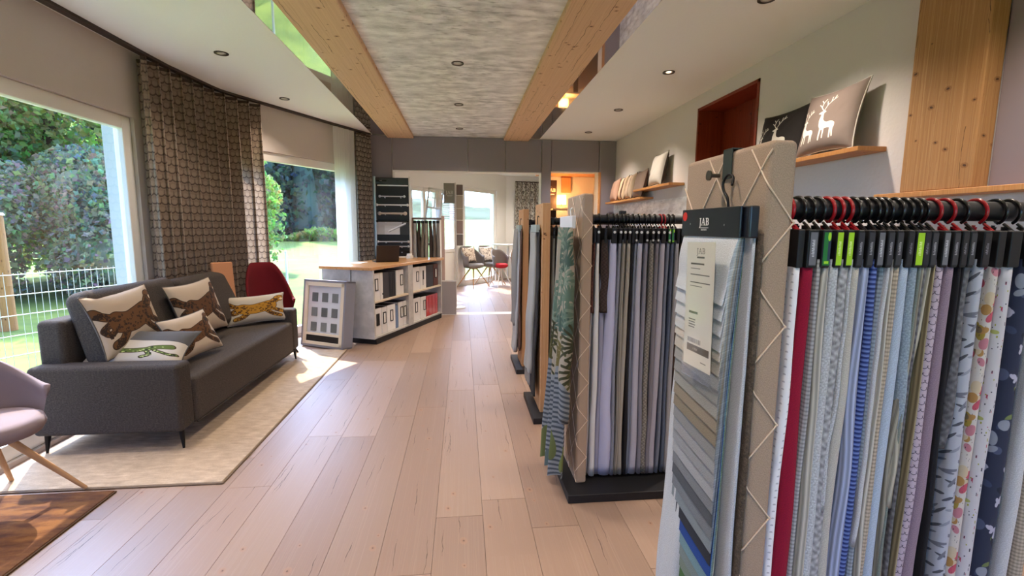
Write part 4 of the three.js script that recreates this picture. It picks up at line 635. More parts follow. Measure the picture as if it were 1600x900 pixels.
// book of colour samples hanging on the near panel
{
  const X = 0.625, t = thing('sample_book', 'black headed book of stepped colour samples hanging on the near quilted panel', 'sample book', [X, 1.6, -1.085]);
  const put = (g, x, y, z) => g.translate(x, y, z);
  mesh('hook', [tube([[0, -0.005, 0.012], [0, 0.022, 0.004], [0, 0.04, -0.014], [0, 0.06, -0.018], [0.004, 0.076, -0.006], [0.006, 0.07, 0.012], [0, 0.05, 0.02]], 0.0032, 30, 7)], blackSteel, t);
  const hd = mesh('header', put(slabRound(0.022, 0.068, 0.29, 0.004, 2), -0.018, -0.036, 0.0), phys(0x10111a, 0.35, { clearcoat: 0.3 }), t);
  mesh('header_cover', put(slabRound(0.006, 0.068, 0.27, 0.002, 2), -0.034, -0.036, -0.012), phys(0x10111a, 0.35, { clearcoat: 0.3 }), t);
  const logo = canvasTexture(512, 128, (g) => { g.fillStyle = '#10111a'; g.fillRect(0, 0, 512, 128); g.fillStyle = '#ece9e4'; g.font = 'bold 50px serif'; g.textAlign = 'center'; g.fillText('JAB', 225, 78); g.fillRect(185, 88, 82, 2.5); g.font = 'bold 11px sans-serif'; g.fillText('ANSTOETZ', 225, 103); g.beginPath(); g.ellipse(88, 70, 2, 5, 0, 0, 7); g.ellipse(400, 76, 2, 5, 0, 0, 7); g.fill(); });
  mesh('logo_print', new THREE.PlaneGeometry(0.264, 0.064).rotateY(-HP).translate(-0.0376, -0.036, -0.012), std(0xffffff, 0.4, { map: logo }), hd);
  mesh('red_sticker', new THREE.CylinderGeometry(0.0115, 0.0115, 0.0012, 22).rotateZ(HP).translate(-0.038, -0.02, -0.128), std(0xd42a22, 0.5), hd);
  const cs = [0xe8edf2, 0xe6ebf0, 0xe9ecee, 0xe4e6e6, 0xece4d6, 0xddd6c8, 0xb6b6b2, 0xa6a7a6, 0xb0aea8, 0xa89b88, 0x9c907c, 0x9ea0a2, 0xb0b2b6, 0xa8acb2, 0xb8bcc2, 0x8c929a, 0x5d646e, 0x868e98, 0x93a0aa, 0x2c3442, 0x1d4fa8, 0x7fa6b4, 0x8a9c9e, 0x86988e, 0x4f7d48, 0xe2dcc4];
  const L0 = 0.2, step = 0.0335;
  for (let k = cs.length - 1; k >= 0; k--) { // front sheets are the shortest
    const len = k < 4 ? 0.14 + k * 0.035 : L0 + (k - 2) * step, n = 14, P = [], U = [], I = [], zn = 0.132 - 0.0005 * k;
    const x0 = -0.033 + 0.0009 * k;
    for (const s of [0, 1]) for (let j = 0; j <= n; j++) for (let i = 0; i <= 6; i++) { const v = j / n, u = i / 6, curl = -0.006 * Math.max(0, v - 0.75) * 4 * (1 - u * 0.3) - 0.005 * Math.sin(u * 3.1) * v - 0.014 * u * u * v; P.push(x0 + curl + s * 0.0022 - 0.012 * Math.sin(Math.min(1, v * 2) * 1.5), -0.066 - len * v - 0.012 * u * v, -zn - 0.005 + (2 * zn - 0.01) * u + rr(-0.0006, 0.0006)); U.push(u * 0.25, -len * v); }
    const W = 7, S = (n + 1) * W;
    for (let j = 0; j < n; j++) for (let i = 0; i < 6; i++) { const a = j * W + i, b = a + W; I.push(a, a + 1, b, b, a + 1, b + 1, S + a, S + b, S + a + 1, S + b, S + b + 1, S + a + 1); }
    for (let i = 0; i < 6; i++) { const a = n * W + i; I.push(a, a + 1, S + a, a + 1, S + a + 1, S + a); } for (let j = 0; j < n; j++) for (const i of [0, 6]) { const a = j * W + i, b = a + W; I.push(a, b, S + a, b, S + b, S + a); }
    const g = new THREE.BufferGeometry(); g.setAttribute('position', new THREE.Float32BufferAttribute(P, 3)); g.setAttribute('uv', new THREE.Float32BufferAttribute(U, 2)); g.setIndex(I); const ng = g.toNonIndexed(); ng.computeVertexNormals();
    mesh('colour_sample', ng, cloth(cs[k], weave, { side: THREE.DoubleSide }), t);
  }
  // long cloths behind: white on the far side, brown tweed towards the near edge
  const lng = (w, tt, x, z, m) => { const q = mesh('long_cloth', bundle(w, tt, 1.25, { wave: 0.004, lean: 0, flare: 0.1 }), m, t); q.position.set(x, -0.06, z); };
  lng(0.27, 0.009, -0.01, 0.138, F.white); lng(0.27, 0.01, 0.001, 0.148, cloth(0x7c6a58, tweed));
  { const w = mesh('white_sheer', bundle(0.1, 0.03, 1.3, { wave: 0.008, lean: -0.01, flare: 0.4, top: 0.5 }), F.sheerWhite, t); w.position.set(-0.01, -0.066, -0.06); }
  const info = canvasTexture(128, 384, (g) => { g.fillStyle = '#d8d4c6'; g.fillRect(0, 0, 128, 384); g.fillStyle = '#55534c'; g.textAlign = 'center'; g.font = '24px serif'; g.fillText('JAB', 62, 34); g.fillRect(44, 42, 36, 5); g.textAlign = 'left'; for (const [y, w, h] of [[62, 66, 5], [78, 48, 2], [96, 92, 3], [120, 96, 3], [132, 60, 2], [212, 44, 7], [236, 34, 3], [244, 32, 3], [252, 34, 3], [260, 30, 3]]) g.fillRect(14, y, w, h); g.fillStyle = '#4a4844'; for (let i = 0; i < 22; i++) g.fillRect(12 + i * 3, 296, rr(1, 2.4), 14); g.fillRect(10, 316, 108, 22); g.fillStyle = '#d8d4c6'; g.font = '11px sans-serif'; g.fillText('ı lıbıl', 40, 331); g.fillStyle = '#77746c'; g.fillRect(80, 360, 26, 3); });
  mesh('info_card', xf(box(0.125, 0.3, 0.0025, 0, 0, 0, 0), [-0.07, -0.382, 0.034], [0.0, -HP, 0.03]), std(0xd8d4c6, 0.6), t);
  mesh('info_print', xf(new THREE.PlaneGeometry(0.124, 0.298), [-0.0718, -0.232, 0.0365], [0, -HP, 0.03]), std(0xffffff, 0.5, { map: info }), t);
  mesh('clear_sleeve', xf(new THREE.PlaneGeometry(0.14, 0.33), [-0.0745, -0.244, 0.036], [0, -HP, 0.03]), phys(0xffffff, 0.08, { transmission: 1, thickness: 0, ior: 1.3 }), t);
  const k = thing('panel_hook', 'dark strap over the top of the near quilted panel with a round hook knob', 'hook', [0.64, 1.668, -1.11]);
  mesh('strap', [box(0.003, 0.07, 0.038, -0.0035, 0, 0, 0.001), box(0.055, 0.003, 0.038, 0.022, 0.0685, 0, 0.001)], std(0x3d443f, 0.5, { metalness: 0.3 }), k);
  mesh('knob', [cyl(0.005, 0.005, [-0.003, 0.012, -0.035], [-0.03, 0.012, -0.035]), xf(new THREE.CylinderGeometry(0.0125, 0.0125, 0.004, 20).rotateZ(HP).toNonIndexed(), [-0.03, 0.012, -0.035])], std(0x6b625a, 0.35, { metalness: 0.8 }), k);
}
// tropical print cloth on the second panel
{
  const jungle = canvasTexture(512, 1024, (g) => {
    g.fillStyle = '#d9cdbb'; g.fillRect(0, 0, 512, 1024);
    const frond = (x, y, n, len, c, w) => { for (let i = 0; i < n; i++) { const a = -HP + (i - n / 2) * 0.28; g.strokeStyle = c; g.lineWidth = w; g.lineCap = 'round'; g.beginPath(); g.moveTo(x, y); g.quadraticCurveTo(x + Math.cos(a) * len * 0.6, y + Math.sin(a) * len * 0.6, x + Math.cos(a) * len, y + Math.sin(a) * len + len * 0.25); g.stroke(); } };
    for (let i = 0; i < 20; i++) frond(rr(10, 500), rr(60, 420), 11, rr(90, 170), ['#7c9a88', '#5d7c70', '#9fb5a2'][i % 3], rr(9, 15));
    for (let i = 0; i < 9; i++) frond(rr(40, 470), rr(440, 620), 13, rr(80, 130), ['#6d6a34', '#4c5030', '#8a7f48'][i % 3], 11);
    for (const [cx, y0] of [[70, 560], [250, 620], [430, 570]]) { g.fillStyle = '#aeb8c2'; g.beginPath(); g.moveTo(cx - 30, y0); g.quadraticCurveTo(cx + 60, y0 - 40, cx + 80, y0 + 70); g.lineTo(cx + 110, 1024); g.lineTo(cx - 90, 1024); g.closePath(); g.fill(); g.strokeStyle = '#5c6876'; g.lineWidth = 9; for (let q = 0; q < 22; q++) { const y = y0 + 24 + q * 20; g.beginPath(); g.moveTo(cx - 74, y + 10); g.quadraticCurveTo(cx, y - 22, cx + 92, y + 14); g.stroke(); } }
    for (let i = 0; i < 7; i++) { g.fillStyle = ['#7c8a4e', '#6d8486', '#98a860'][i % 3]; g.beginPath(); g.ellipse(rr(0, 512), rr(840, 1010), rr(20, 40), rr(50, 100), rr(-0.6, 0.6), 0, 7); g.fill(); }
  }, [0.62, 1.45]);
  const t = thing('hanging_cloth', 'tropical leaf and zebra print cloth under a blank white header on the second panel', 'fabric sample', [0.61, 1.6, -2.66]);
  mesh('hook', tube([[0, -0.03, 0.0], [0, 0.02, 0], [0.002, 0.05, -0.012], [0.006, 0.06, 0.01], [0, 0.05, 0.02]], 0.003, 24, 6), std(0xe8e8e8, 0.4), t);
  mesh('header', slabRound(0.02, 0.068, 0.32, 0.003, 2).translate(-0.018, -0.022, 0), std(0xd9d7d8, 0.6), t);
  const N = 46, rows = 26, P = [], U = [], I = [];
  for (let j = 0; j <= rows; j++) for (let i = 0; i <= N; i++) { const u = i / N, v = j / rows, a = u * 19, amp = 0.012 + 0.026 * v; P.push(-0.03 - 0.055 * v + amp * Math.sin(a + 0.8 * Math.sin(v * 2)) + 0.01 * nz(u * 5, v * 3, 2), -0.05 - 1.44 * v + (j === rows ? 0.014 * Math.sin(a) : 0), 0.15 - (0.3 + 0.06 * v) * u + 0.008 * nz(u * 4, v * 4, 8)); U.push(u * 0.62, 0.02 - 1.42 * v + 1.42); }
  for (let j = 0; j < rows; j++) for (let i = 0; i < N; i++) { const a = j * (N + 1) + i, b = a + N + 1; I.push(a, a + 1, b, b, a + 1, b + 1); }
  const g = new THREE.BufferGeometry(); g.setAttribute('position', new THREE.Float32BufferAttribute(P, 3)); g.setAttribute('uv', new THREE.Float32BufferAttribute(U, 2)); g.setIndex(I); g.computeVertexNormals();
  mesh('print_cloth', g, std(0xb4b0a8, 0.95, { map: jungle, side: THREE.DoubleSide }), t);
  { const s = mesh('side_fold', bundle(0.14, 0.05, 1.1, { wave: 0.014, lean: 0.0, flare: 0.2, top: 0.5 }), std(0xb4b0a8, 0.9, { map: (() => { const q = jungle.clone(); q.offset.set(0.3, 1.0); return q; })() }), t); s.position.set(-0.035, -0.05, 0.165); }
}
// cloths hanging on the aisle side of the two oak panels
for (const [z, x, label, list] of [[-3.88, 0.605, 'long grey and silver cloths hanging on the third rack beside its oak panel', [[0xb9b6ac, 0.03, 1.2, -0.01, 0.02], [0xa09a90, 0.03, 1.32, 0.0, -0.03], [0x2c2a2a, 0.012, 1.36, 0.0, 0.13]]], [-5.12, 0.617, 'long pale patterned cloths hanging on the farthest rack beside its oak panel', [[0xa9a7a2, 0.04, 1.05, -0.03, 0.02], [0xd5d5d2, 0.03, 1.34, -0.01, 0.06], [0x6a4a3a, 0.012, 1.3, 0.0, 0.14]]]]) {
  const t = thing('hanging_cloth', label, 'fabric sample', [x, 1.6, z]);
  mesh('hook', tube([[0, -0.05, 0.05], [0, 0.02, 0.05], [0.006, 0.04, 0.04], [0.012, 0.03, 0.06]], 0.003, 20, 6), blackSteel, t);
  mesh('header', slabRound(0.03, 0.06, 0.3, 0.003, 2).translate(-0.01, -0.06, 0), std(0x9aa39e, 0.5), t);
  for (const [c, tt, h, dx, dz] of list) { const m = mesh('cloth', bundle(0.26, tt, h, { wave: 0.012, flare: 0.3, top: 0.6, lean: -0.02 }), cloth(c, weave), t); m.position.set(dx, -0.07, dz + 0.05); }
}

// ---------- shelf wall ----------
function shelf(label, z0, z1, y, d = 0.2) {
  const t = thing('wall_shelf', label, 'shelf', [2.69 - d / 2, y - 0.03, (z0 + z1) / 2], 0, 'oak wall shelves');
  mesh('board', box(d, 0.03, z1 - z0, 0, 0, 0, 0.003), std(0xffffff, 0.5, { map: oakTop.map, color: 0xe0d0c0 }), t);
  return t;
}
shelf('oak wall shelf carrying the two stag cushions', -4.02, -2.84, 2.075);
shelf('oak wall shelf carrying the single white cushion', -6.84, -5.62, 2.1);
shelf('lower oak wall shelf carrying the striped and blush cushions in the corner', -8.2, -6.56, 1.985);
const stag = (bg, ink) => std(0xffffff, 0.9, { map: canvasTexture(512, 512, (g) => {
  g.fillStyle = bg; g.fillRect(0, 0, 512, 512); for (let i = 0; i < 3000; i++) { g.fillStyle = 'rgba(255,255,255,0.03)'; g.fillRect(rr(0, 512), rr(0, 512), 3, 1); }
  g.fillStyle = g.strokeStyle = ink; g.lineCap = g.lineJoin = 'round';
  const deer = (x, y, s, m) => { g.save(); g.translate(x, y); g.scale(s * m, s); g.beginPath(); g.moveTo(-62, 8); g.quadraticCurveTo(-40, -14, 0, -8); g.quadraticCurveTo(30, -14, 40, -40); g.lineTo(46, -84); g.lineTo(28, -92); g.quadraticCurveTo(46, -112, 62, -104); g.quadraticCurveTo(92, -98, 98, -90); g.quadraticCurveTo(84, -82, 70, -80); g.lineTo(76, -34); g.quadraticCurveTo(72, 16, 58, 30); g.lineTo(60, 120); g.lineTo(50, 120); g.lineTo(42, 46); g.lineTo(30, 46); g.lineTo(26, 110); g.lineTo(17, 110); g.lineTo(16, 40); g.quadraticCurveTo(-16, 34, -30, 42); g.lineTo(-32, 116); g.lineTo(-42, 116); g.lineTo(-46, 60); g.lineTo(-54, 110); g.lineTo(-63, 108); g.lineTo(-60, 50); g.quadraticCurveTo(-72, 30, -62, 8); g.fill();
    g.lineWidth = 7; const a = (pts) => { g.beginPath(); g.moveTo(...pts[0]); pts.slice(1).forEach((p) => g.lineTo(...p)); g.stroke(); }; a([[54, -104], [34, -140], [6, -168], [-26, -184]]); a([[34, -140], [44, -172]]); a([[12, -163], [14, -196]]); a([[-6, -174], [-12, -202]]); a([[58, -106], [82, -136], [78, -174], [64, -196]]); a([[82, -138], [106, -160]]); a([[79, -168], [98, -192]]); g.restore(); };
  deer(310, 300, 1.12, -1); deer(120, 330, 0.9, -1);
}) });
const G3 = 'stag cushions on the shelf', wx = 2.55;
pillow('taupe cushion with two white stags on the oak wall shelf', 0.55, 0.46, 0.13, stag('#82726a', '#f4ebdf'), cloth(0x74645a), [wx - 0.02, 2.078, -3.2], [-0.2, -HP - 0.02, 0.0], G3, cloth(0xf0e8dc));
pillow('black cushion with two white stags, half hidden behind the nearest rack panel', 0.55, 0.44, 0.13, stag('#1a1413', '#d8d0c6'), cloth(0x15100f), [wx, 2.078, -3.74], [-0.22, -HP + 0.05, 0.02], G3, cloth(0x8a8078));
pillow('plain off white cushion standing alone on its own oak shelf', 0.46, 0.44, 0.14, cloth(0xd6cec4), cloth(0x4a423c), [wx, 2.103, -6.2], [-0.2, -HP - 0.05, 0], null, cloth(0x5a5048));
const striped = (a, b, c) => std(0xffffff, 0.9, { map: canvasTexture(256, 256, (g) => { g.fillStyle = a; g.fillRect(0, 0, 256, 256); g.fillStyle = b; g.fillRect(30, 0, 34, 256); g.fillRect(190, 0, 34, 256); g.fillStyle = c; g.fillRect(64, 0, 12, 256); g.fillRect(178, 0, 12, 256); }) });
const G4 = 'cushions on the lower corner shelf';
pillow('blush pink cushion at the far corner end of the lower shelf', 0.42, 0.38, 0.13, cloth(0xd8ac94), cloth(0xc09078), [wx, 1.988, -7.94], [-0.2, -HP - 0.1, 0.03], G4);
pillow('beige cushion with dark brown bands beside the blush pink one', 0.42, 0.39, 0.13, striped('#cdb294', '#4a2c1e', '#a88060'), cloth(0x4a2c1e), [wx, 1.988, -7.56], [-0.22, -HP - 0.12, 0], G4);
pillow('beige cushion with one broad brown band, third on the lower shelf', 0.42, 0.4, 0.13, striped('#c8ae94', '#c8ae94', '#4a2c1e'), cloth(0x54382a), [wx, 1.988, -7.22], [-0.22, -HP - 0.1, 0], G4);
pillow('greyish rose marbled cushion at the near end of the lower shelf', 0.42, 0.41, 0.13, cloth(0xc0a494, chenille), cloth(0x5c463a), [wx, 1.988, -6.84], [-0.22, -HP - 0.06, 0], G4);
{ const t = thing('timber_post', 'old knotty timber post standing on a ledge against the shelf wall', 'post', [2.62, 1.765, -2.4]); mesh('post_timber', metric(box(0.1, HC - 1.765, 0.4, 0, 0, 0, 0.008), false, 0.1, 0.4), postMat, t);
  const l = thing('wall_ledge', 'narrow pale wood ledge under the timber post', 'ledge', [2.617, 1.735, -2.0]); mesh('board', box(0.14, 0.03, 1.5, 0, 0, 0, 0.004), std(0xffffff, 0.5, { map: oakTop.map, color: 0xf0e4d8 }), l); }
mesh('mauve_panel', box(1.4, 1.28, 0.02, rz(-1.5), 1.766, 0.01, 0.003), std(0x8f8084, 0.95), wallR);

// ---------- alcove behind the second opening ----------
{
  const t = thing('poster_banner', 'tall dark brown banner with white JAB letters left of the lit lamp', 'banner', [1.86, 1.66, -9.9]);
  mesh('panel', box(0.2, 0.86, 0.02, 0, 0, 0, 0.003), std(0x2e1712, 0.6), t);
  mesh('print', new THREE.PlaneGeometry(0.19, 0.84).translate(0, 0.43, 0.0105), std(0xffffff, 0.6, { map: canvasTexture(128, 512, (g) => { g.fillStyle = '#2e1712'; g.fillRect(0, 0, 128, 512); g.fillStyle = '#efd9c4'; g.font = 'bold 58px serif'; g.textAlign = 'center'; g.fillText('JAB', 64, 140); g.fillRect(30, 166, 68, 8); }) }), t);
  const s = thing('wall_shelf', 'white shelf board under the lit table lamp in the alcove', 'shelf', [2.08, 1.9, -9.75]); mesh('board', box(0.5, 0.035, 0.3, 0, 0, 0, 0.004), std(0xd8cfc0, 0.6), s); mesh('cheek', box(0.03, 0.6, 0.28, 0.2, -0.6, 0, 0.003), std(0x7c7068, 0.7), s);
  const l = thing('table_lamp', 'small lit lamp with a glowing drum shade on the alcove shelf', 'lamp', [2.03, 1.936, -9.72]);
  mesh('base', new THREE.LatheGeometry([[0, 0], [0.05, 0], [0.052, 0.01], [0.02, 0.022], [0.012, 0.06], [0.012, 0.09]].map(([x, y]) => new THREE.Vector2(x, y)), 20), warmWood, l);
  mesh('shade', new THREE.CylinderGeometry(0.095, 0.1, 0.19, 28, 1, true).translate(0, 0.175, 0), phys(0xfff0d4, 0.9, { side: THREE.DoubleSide, transmission: 0.4, emissive: 0xffc070, emissiveIntensity: 0.3 }), l);
  mesh('bulb', new THREE.SphereGeometry(0.03, 16, 12).translate(0, 0.16, 0), std(0xffffff, 0.5, { emissive: 0xffd090, emissiveIntensity: 0.9 }), l);
  const p = new THREE.PointLight(0xffc27a, 0.4, 0, 2); p.position.set(2.03, 1.936 + 0.16, -9.72); p.castShadow = true; p.shadow.radius = 1.5; scene.add(p);
  const w = thing('wood_panel', 'plain brown wood panel hanging behind the lit lamp', 'panel', [2.2, 2.28, -10.1]); mesh('board', box(0.2, 0.32, 0.04, 0, 0, 0, 0.004), warmWood, w); mesh('hanging_rail', box(0.22, 0.02, 0.05, 0, 0.32, 0, 0.003), darkWood, w);
  const c = thing('cabinet', 'low pale cabinet with folded cream cloth in the alcove', 'cabinet', [2.02, 0, -9.1]); mesh('carcass', box(0.5, 1.5, 0.4, 0, 0, 0, 0.006), std(0x6d5d54, 0.7), c); mesh('door', box(0.46, 1.44, 0.02, 0, 0.03, 0.205, 0.004), std(0x4e423c, 0.7), c); mesh('handle', cyl(0.006, 0.006, [0.16, 0.95, 0.225], [0.16, 1.1, 0.225]), silver, c);
  const f = thing('folded_cloth', 'heap of folded blush cream cloth on the alcove cabinet', 'cloth', [1.98, 1.501, -9.08]);
  for (let k = 0; k < 4; k++) mesh('fold', slabRound(0.42 - k * 0.02, 0.05, 0.3, 0.024, 3).translate(rr(-0.01, 0.01), 0.025 + k * 0.048, 0), cloth([0xdcc0a8, 0xe8d4c0, 0xd4b49c, 0xeadccc][k]), f);
  for (const [x, h, lb] of [[2.62, 0.2, 'small white candle, left of two on the alcove wall bracket'], [2.7, 0.26, 'taller white candle, right of two on the alcove wall bracket']]) { const k = thing('candle', lb, 'candle', [x, 2.09, -10.05], 0, 'alcove candles'); mesh('wax', cyl(0.022, 0.022, [0, 0, 0], [0, h * 0.6, 0], 14), std(0xf4ece0, 0.5), k); mesh('wick', cyl(0.003, 0.002, [0, h * 0.6, 0], [0, h * 0.68, 0], 6), black, k); }
  const b = thing('wall_bracket', 'thin shelf bracket carrying two white candles in the alcove', 'bracket', [2.66, 2.06, -10.06]); mesh('board', box(0.26, 0.028, 0.16, 0, 0, 0, 0.003), std(0xd8cfc0, 0.6), b);
}

// ---------- far room ----------
{
  const t = thing('fabric_stand', 'low clothes rail with pinkish post in front of the far glazing', 'rack', [-0.62, 0, -8.78]);
  mesh('top_bar', box(0.56, 0.035, 0.04, 0, 1.67, 0, 0.004), std(0x8a7a78, 0.6), t); mesh('post', box(0.055, 1.74, 0.055, 0.27, 0, 0, 0.006), std(0xc8a898, 0.6), t); mesh('post', box(0.04, 1.7, 0.04, -0.27, 0, 0, 0.006), std(0xc8a898, 0.6), t); mesh('foot', box(0.6, 0.04, 0.3, 0, 0, 0, 0.006), std(0xa89088, 0.6), t);
  const cs = [[0xe8e4e0, 'white'], [0x5c4c42, 'dark brown'], [0xa49888, 'beige'], [0xcabeac, 'pale beige'], [0x54443c, 'espresso'], [0x8a7a6c, 'taupe'], [0x9a948e, 'grey']];
  cs.forEach(([c, nm], i) => { const h = thing('sample_hanger', `${nm} fabric strip on the low clothes rail, number ${['one', 'two', 'three', 'four', 'five', 'six', 'seven'][i]} from the left`, 'fabric sample', [-0.85 + i * 0.068, 1.66, -8.78], 0, 'fabric strips on the far clothes rail'); mesh('header', box(0.05, 0.05, 0.2, 0, -0.055, 0, 0.003), black, h); mesh('hook', tube([[0, -0.01, 0], [0, 0.02, -0.026], [0, 0.052, 0], [0, 0.04, 0.026]], 0.003, 16, 5), blackSteel, h); const m = mesh('fabric', bundle(0.2, 0.055, 1.05, { wave: 0.01, flare: 0.1 }), cloth(c, ribs), h); m.position.set(0, -0.055, 0.1); });
}
{
  const t = thing('sample_pole', 'white pole with a grey JAB sign and a column of cloth pads', 'sample stand', [-0.125, 0, -9.05]);
  mesh('pole', cyl(0.013, 0.013, [0, 0.02, 0], [0, 2.36, 0], 14), whiteLeg, t); mesh('foot', new THREE.CylinderGeometry(0.17, 0.18, 0.02, 32).translate(0, 0.01, 0), whiteLeg, t);
  mesh('sign', box(0.2, 0.37, 0.012, -0.115, 1.98, 0.01, 0.003), std(0x88857a, 0.7), t);
  mesh('sign_print', new THREE.PlaneGeometry(0.19, 0.36).translate(-0.115, 2.165, 0.0172), std(0xffffff, 0.7, { map: canvasTexture(128, 240, (g) => { g.fillStyle = '#88857a'; g.fillRect(0, 0, 128, 240); g.fillStyle = '#d2cec2'; g.font = '54px serif'; g.textAlign = 'center'; g.fillText('JAB', 68, 130); g.fillRect(34, 146, 70, 4); g.font = '12px sans-serif'; g.fillText('ANSTOETZ', 68, 166); }) }), t);
  [[0x8d7c74, 0.2], [0xd9cbb4, 0.24], [0xcdbda6, 0.22], [0xc0a498, 0.26], [0x9a8c84, 0.22]].reduce((y, [c, h]) => { mesh('cloth_pad', slabRound(0.12, h - 0.008, 0.03, 0.012, 3).translate(0.078, y - h / 2, 0.0), cloth(c), t); return y - h; }, 2.33);
}
{ // blind in the upper part of the far door, hung in the wall's own frame
  const t = thing('blind', 'lilac brown slatted blind in the upper half of the far glazed door', 'blind', [-1.75, 0, -10.2], FAR);
  mesh('head_rail', box(0.5, 0.04, 0.04, 2.375, 2.32, 0.01, 0.004), std(0x7c7078, 0.5), t);
  for (let k = 0; k < 12; k++) mesh('slat', xf(box(0.49, 0.003, 0.035, 0, 0, 0), [2.375, 2.29 - k * 0.052, 0.01], [0.5, 0, 0]), std(0x9a8c94, 0.5), t);
}
{
  const t = thing('reflection_sash', 'small white divided window sash added behind the low clothes rail for a glass reflection', 'window sash', [-0.62, 1.2, -9.02]); t.rotation.z = -0.14;  // sash shape added where the glazing shows a reflection
  mesh('frame', [box(0.03, 1.05, 0.03, -0.13, 0, 0, 0.003), box(0.03, 1.05, 0.03, 0.13, 0, 0, 0.003), box(0.29, 0.04, 0.03, 0, 1.02, 0, 0.003), box(0.29, 0.04, 0.03, 0, 0, 0, 0.003), box(0.26, 0.03, 0.03, 0, 0.68, 0, 0.003), box(0.015, 0.32, 0.02, 0, 0.71, 0), box(0.26, 0.015, 0.02, 0, 0.87, 0)], frameMat, t);
  mesh('pane', box(0.25, 1.0, 0.002, 0, 0.02, 0), glassMat, t);
}
curtain('grey beige mottled curtain on the far end wall', [[1.56, -14.24], [2.4, -14.41]], 0.05, 0.14, std(0xffffff, 0.95, { side: THREE.DoubleSide, map: dataTexture(128, 128, (u, v) => { const n = tileNoise(u, v, 12, 9, 3, 14); return n > 0.05 ? [206, 200, 190] : n > -0.1 ? [142, 132, 122] : [84, 76, 70]; }, [0.5, 0.7]) }), 0.4, 0.03, 2.9);
{
  const t = thing('dining_table', 'long pale table by the far window with shell chairs around it', 'table', [1.55, 0, -13.3], 0.82);
  mesh('tabletop', box(0.7, 0.04, 1.3, 0, 1.03, 0, 0.01, 2), std(0xc8bcae, 0.4), t); for (const [x, z] of [[0.26, 0.54], [-0.26, 0.54], [0.26, -0.54], [-0.26, -0.54]]) mesh('leg', cyl(0.022, 0.035, [x * 1.1, 0, z * 1.05], [x, 1.03, z], 10), whiteLeg, t);
  const tall = { seat: 0.6, back: 0.44, arm: 0.2, r: 0.3, foot: 0.3 };
  shellChair('grey shell chair nearest to us at the far table', [0.28, 0, -12.3], 0.75, greyFelt, greyFelt, oakLeg, 'grey shell chairs', tall);
  shellChair('second grey shell chair behind the nearest one at the far table', [0.74, 0, -12.75], 0.6, greyFelt, greyFelt, oakLeg, 'grey shell chairs', tall);
  shellChair('left one of two red seated chairs at the far table', [0.98, 0, -12.3], 0.5, cloth(0xc01828), greyFelt, whiteLeg, 'red seated chairs', { ...tall, r: 0.22, foot: 0.22, back: 0.36 });
  shellChair('right one of two red seated chairs, beside the far curtain', [1.46, 0, -12.25], -0.1, cloth(0xc01828), cloth(0xb8a89c), whiteLeg, 'red seated chairs', { ...tall, r: 0.22, foot: 0.22, back: 0.4 });
  const pat = (a, b) => std(0xffffff, 0.95, { map: canvasTexture(128, 128, (g) => { g.fillStyle = a; g.fillRect(0, 0, 128, 128); for (let i = 0; i < 90; i++) { g.fillStyle = b[i % b.length]; g.beginPath(); g.ellipse(rr(0, 128), rr(0, 128), rr(3, 8), rr(2, 5), rr(0, 3), 0, 7); g.fill(); } }) });
  const G5 = 'cushions on the far chairs';
  pillow('brown and beige mottled cushion on the nearest grey shell chair', 0.46, 0.4, 0.13, pat('#d9cab8', ['#8a6e5c', '#b49c88', '#6a5448']), cloth(0x9a8c80), [0.2, 0.63, -12.36], [-0.2, 0.72, 0.05], G5);
  pillow('pale mottled cushion on the second grey shell chair', 0.44, 0.4, 0.13, pat('#e2d6c8', ['#a4948a', '#c4b4a4', '#7c6c64']), cloth(0x9a8c80), [0.67, 0.63, -12.84], [-0.2, 0.58, 0.04], G5);
  pillow('red and white mottled cushion on the right red seated chair', 0.36, 0.34, 0.12, pat('#ead8cc', ['#c0565a', '#a08078', '#d89890']), cloth(0xb04048), [1.47, 0.63, -12.33], [-0.2, -0.1, 0], G5);
}

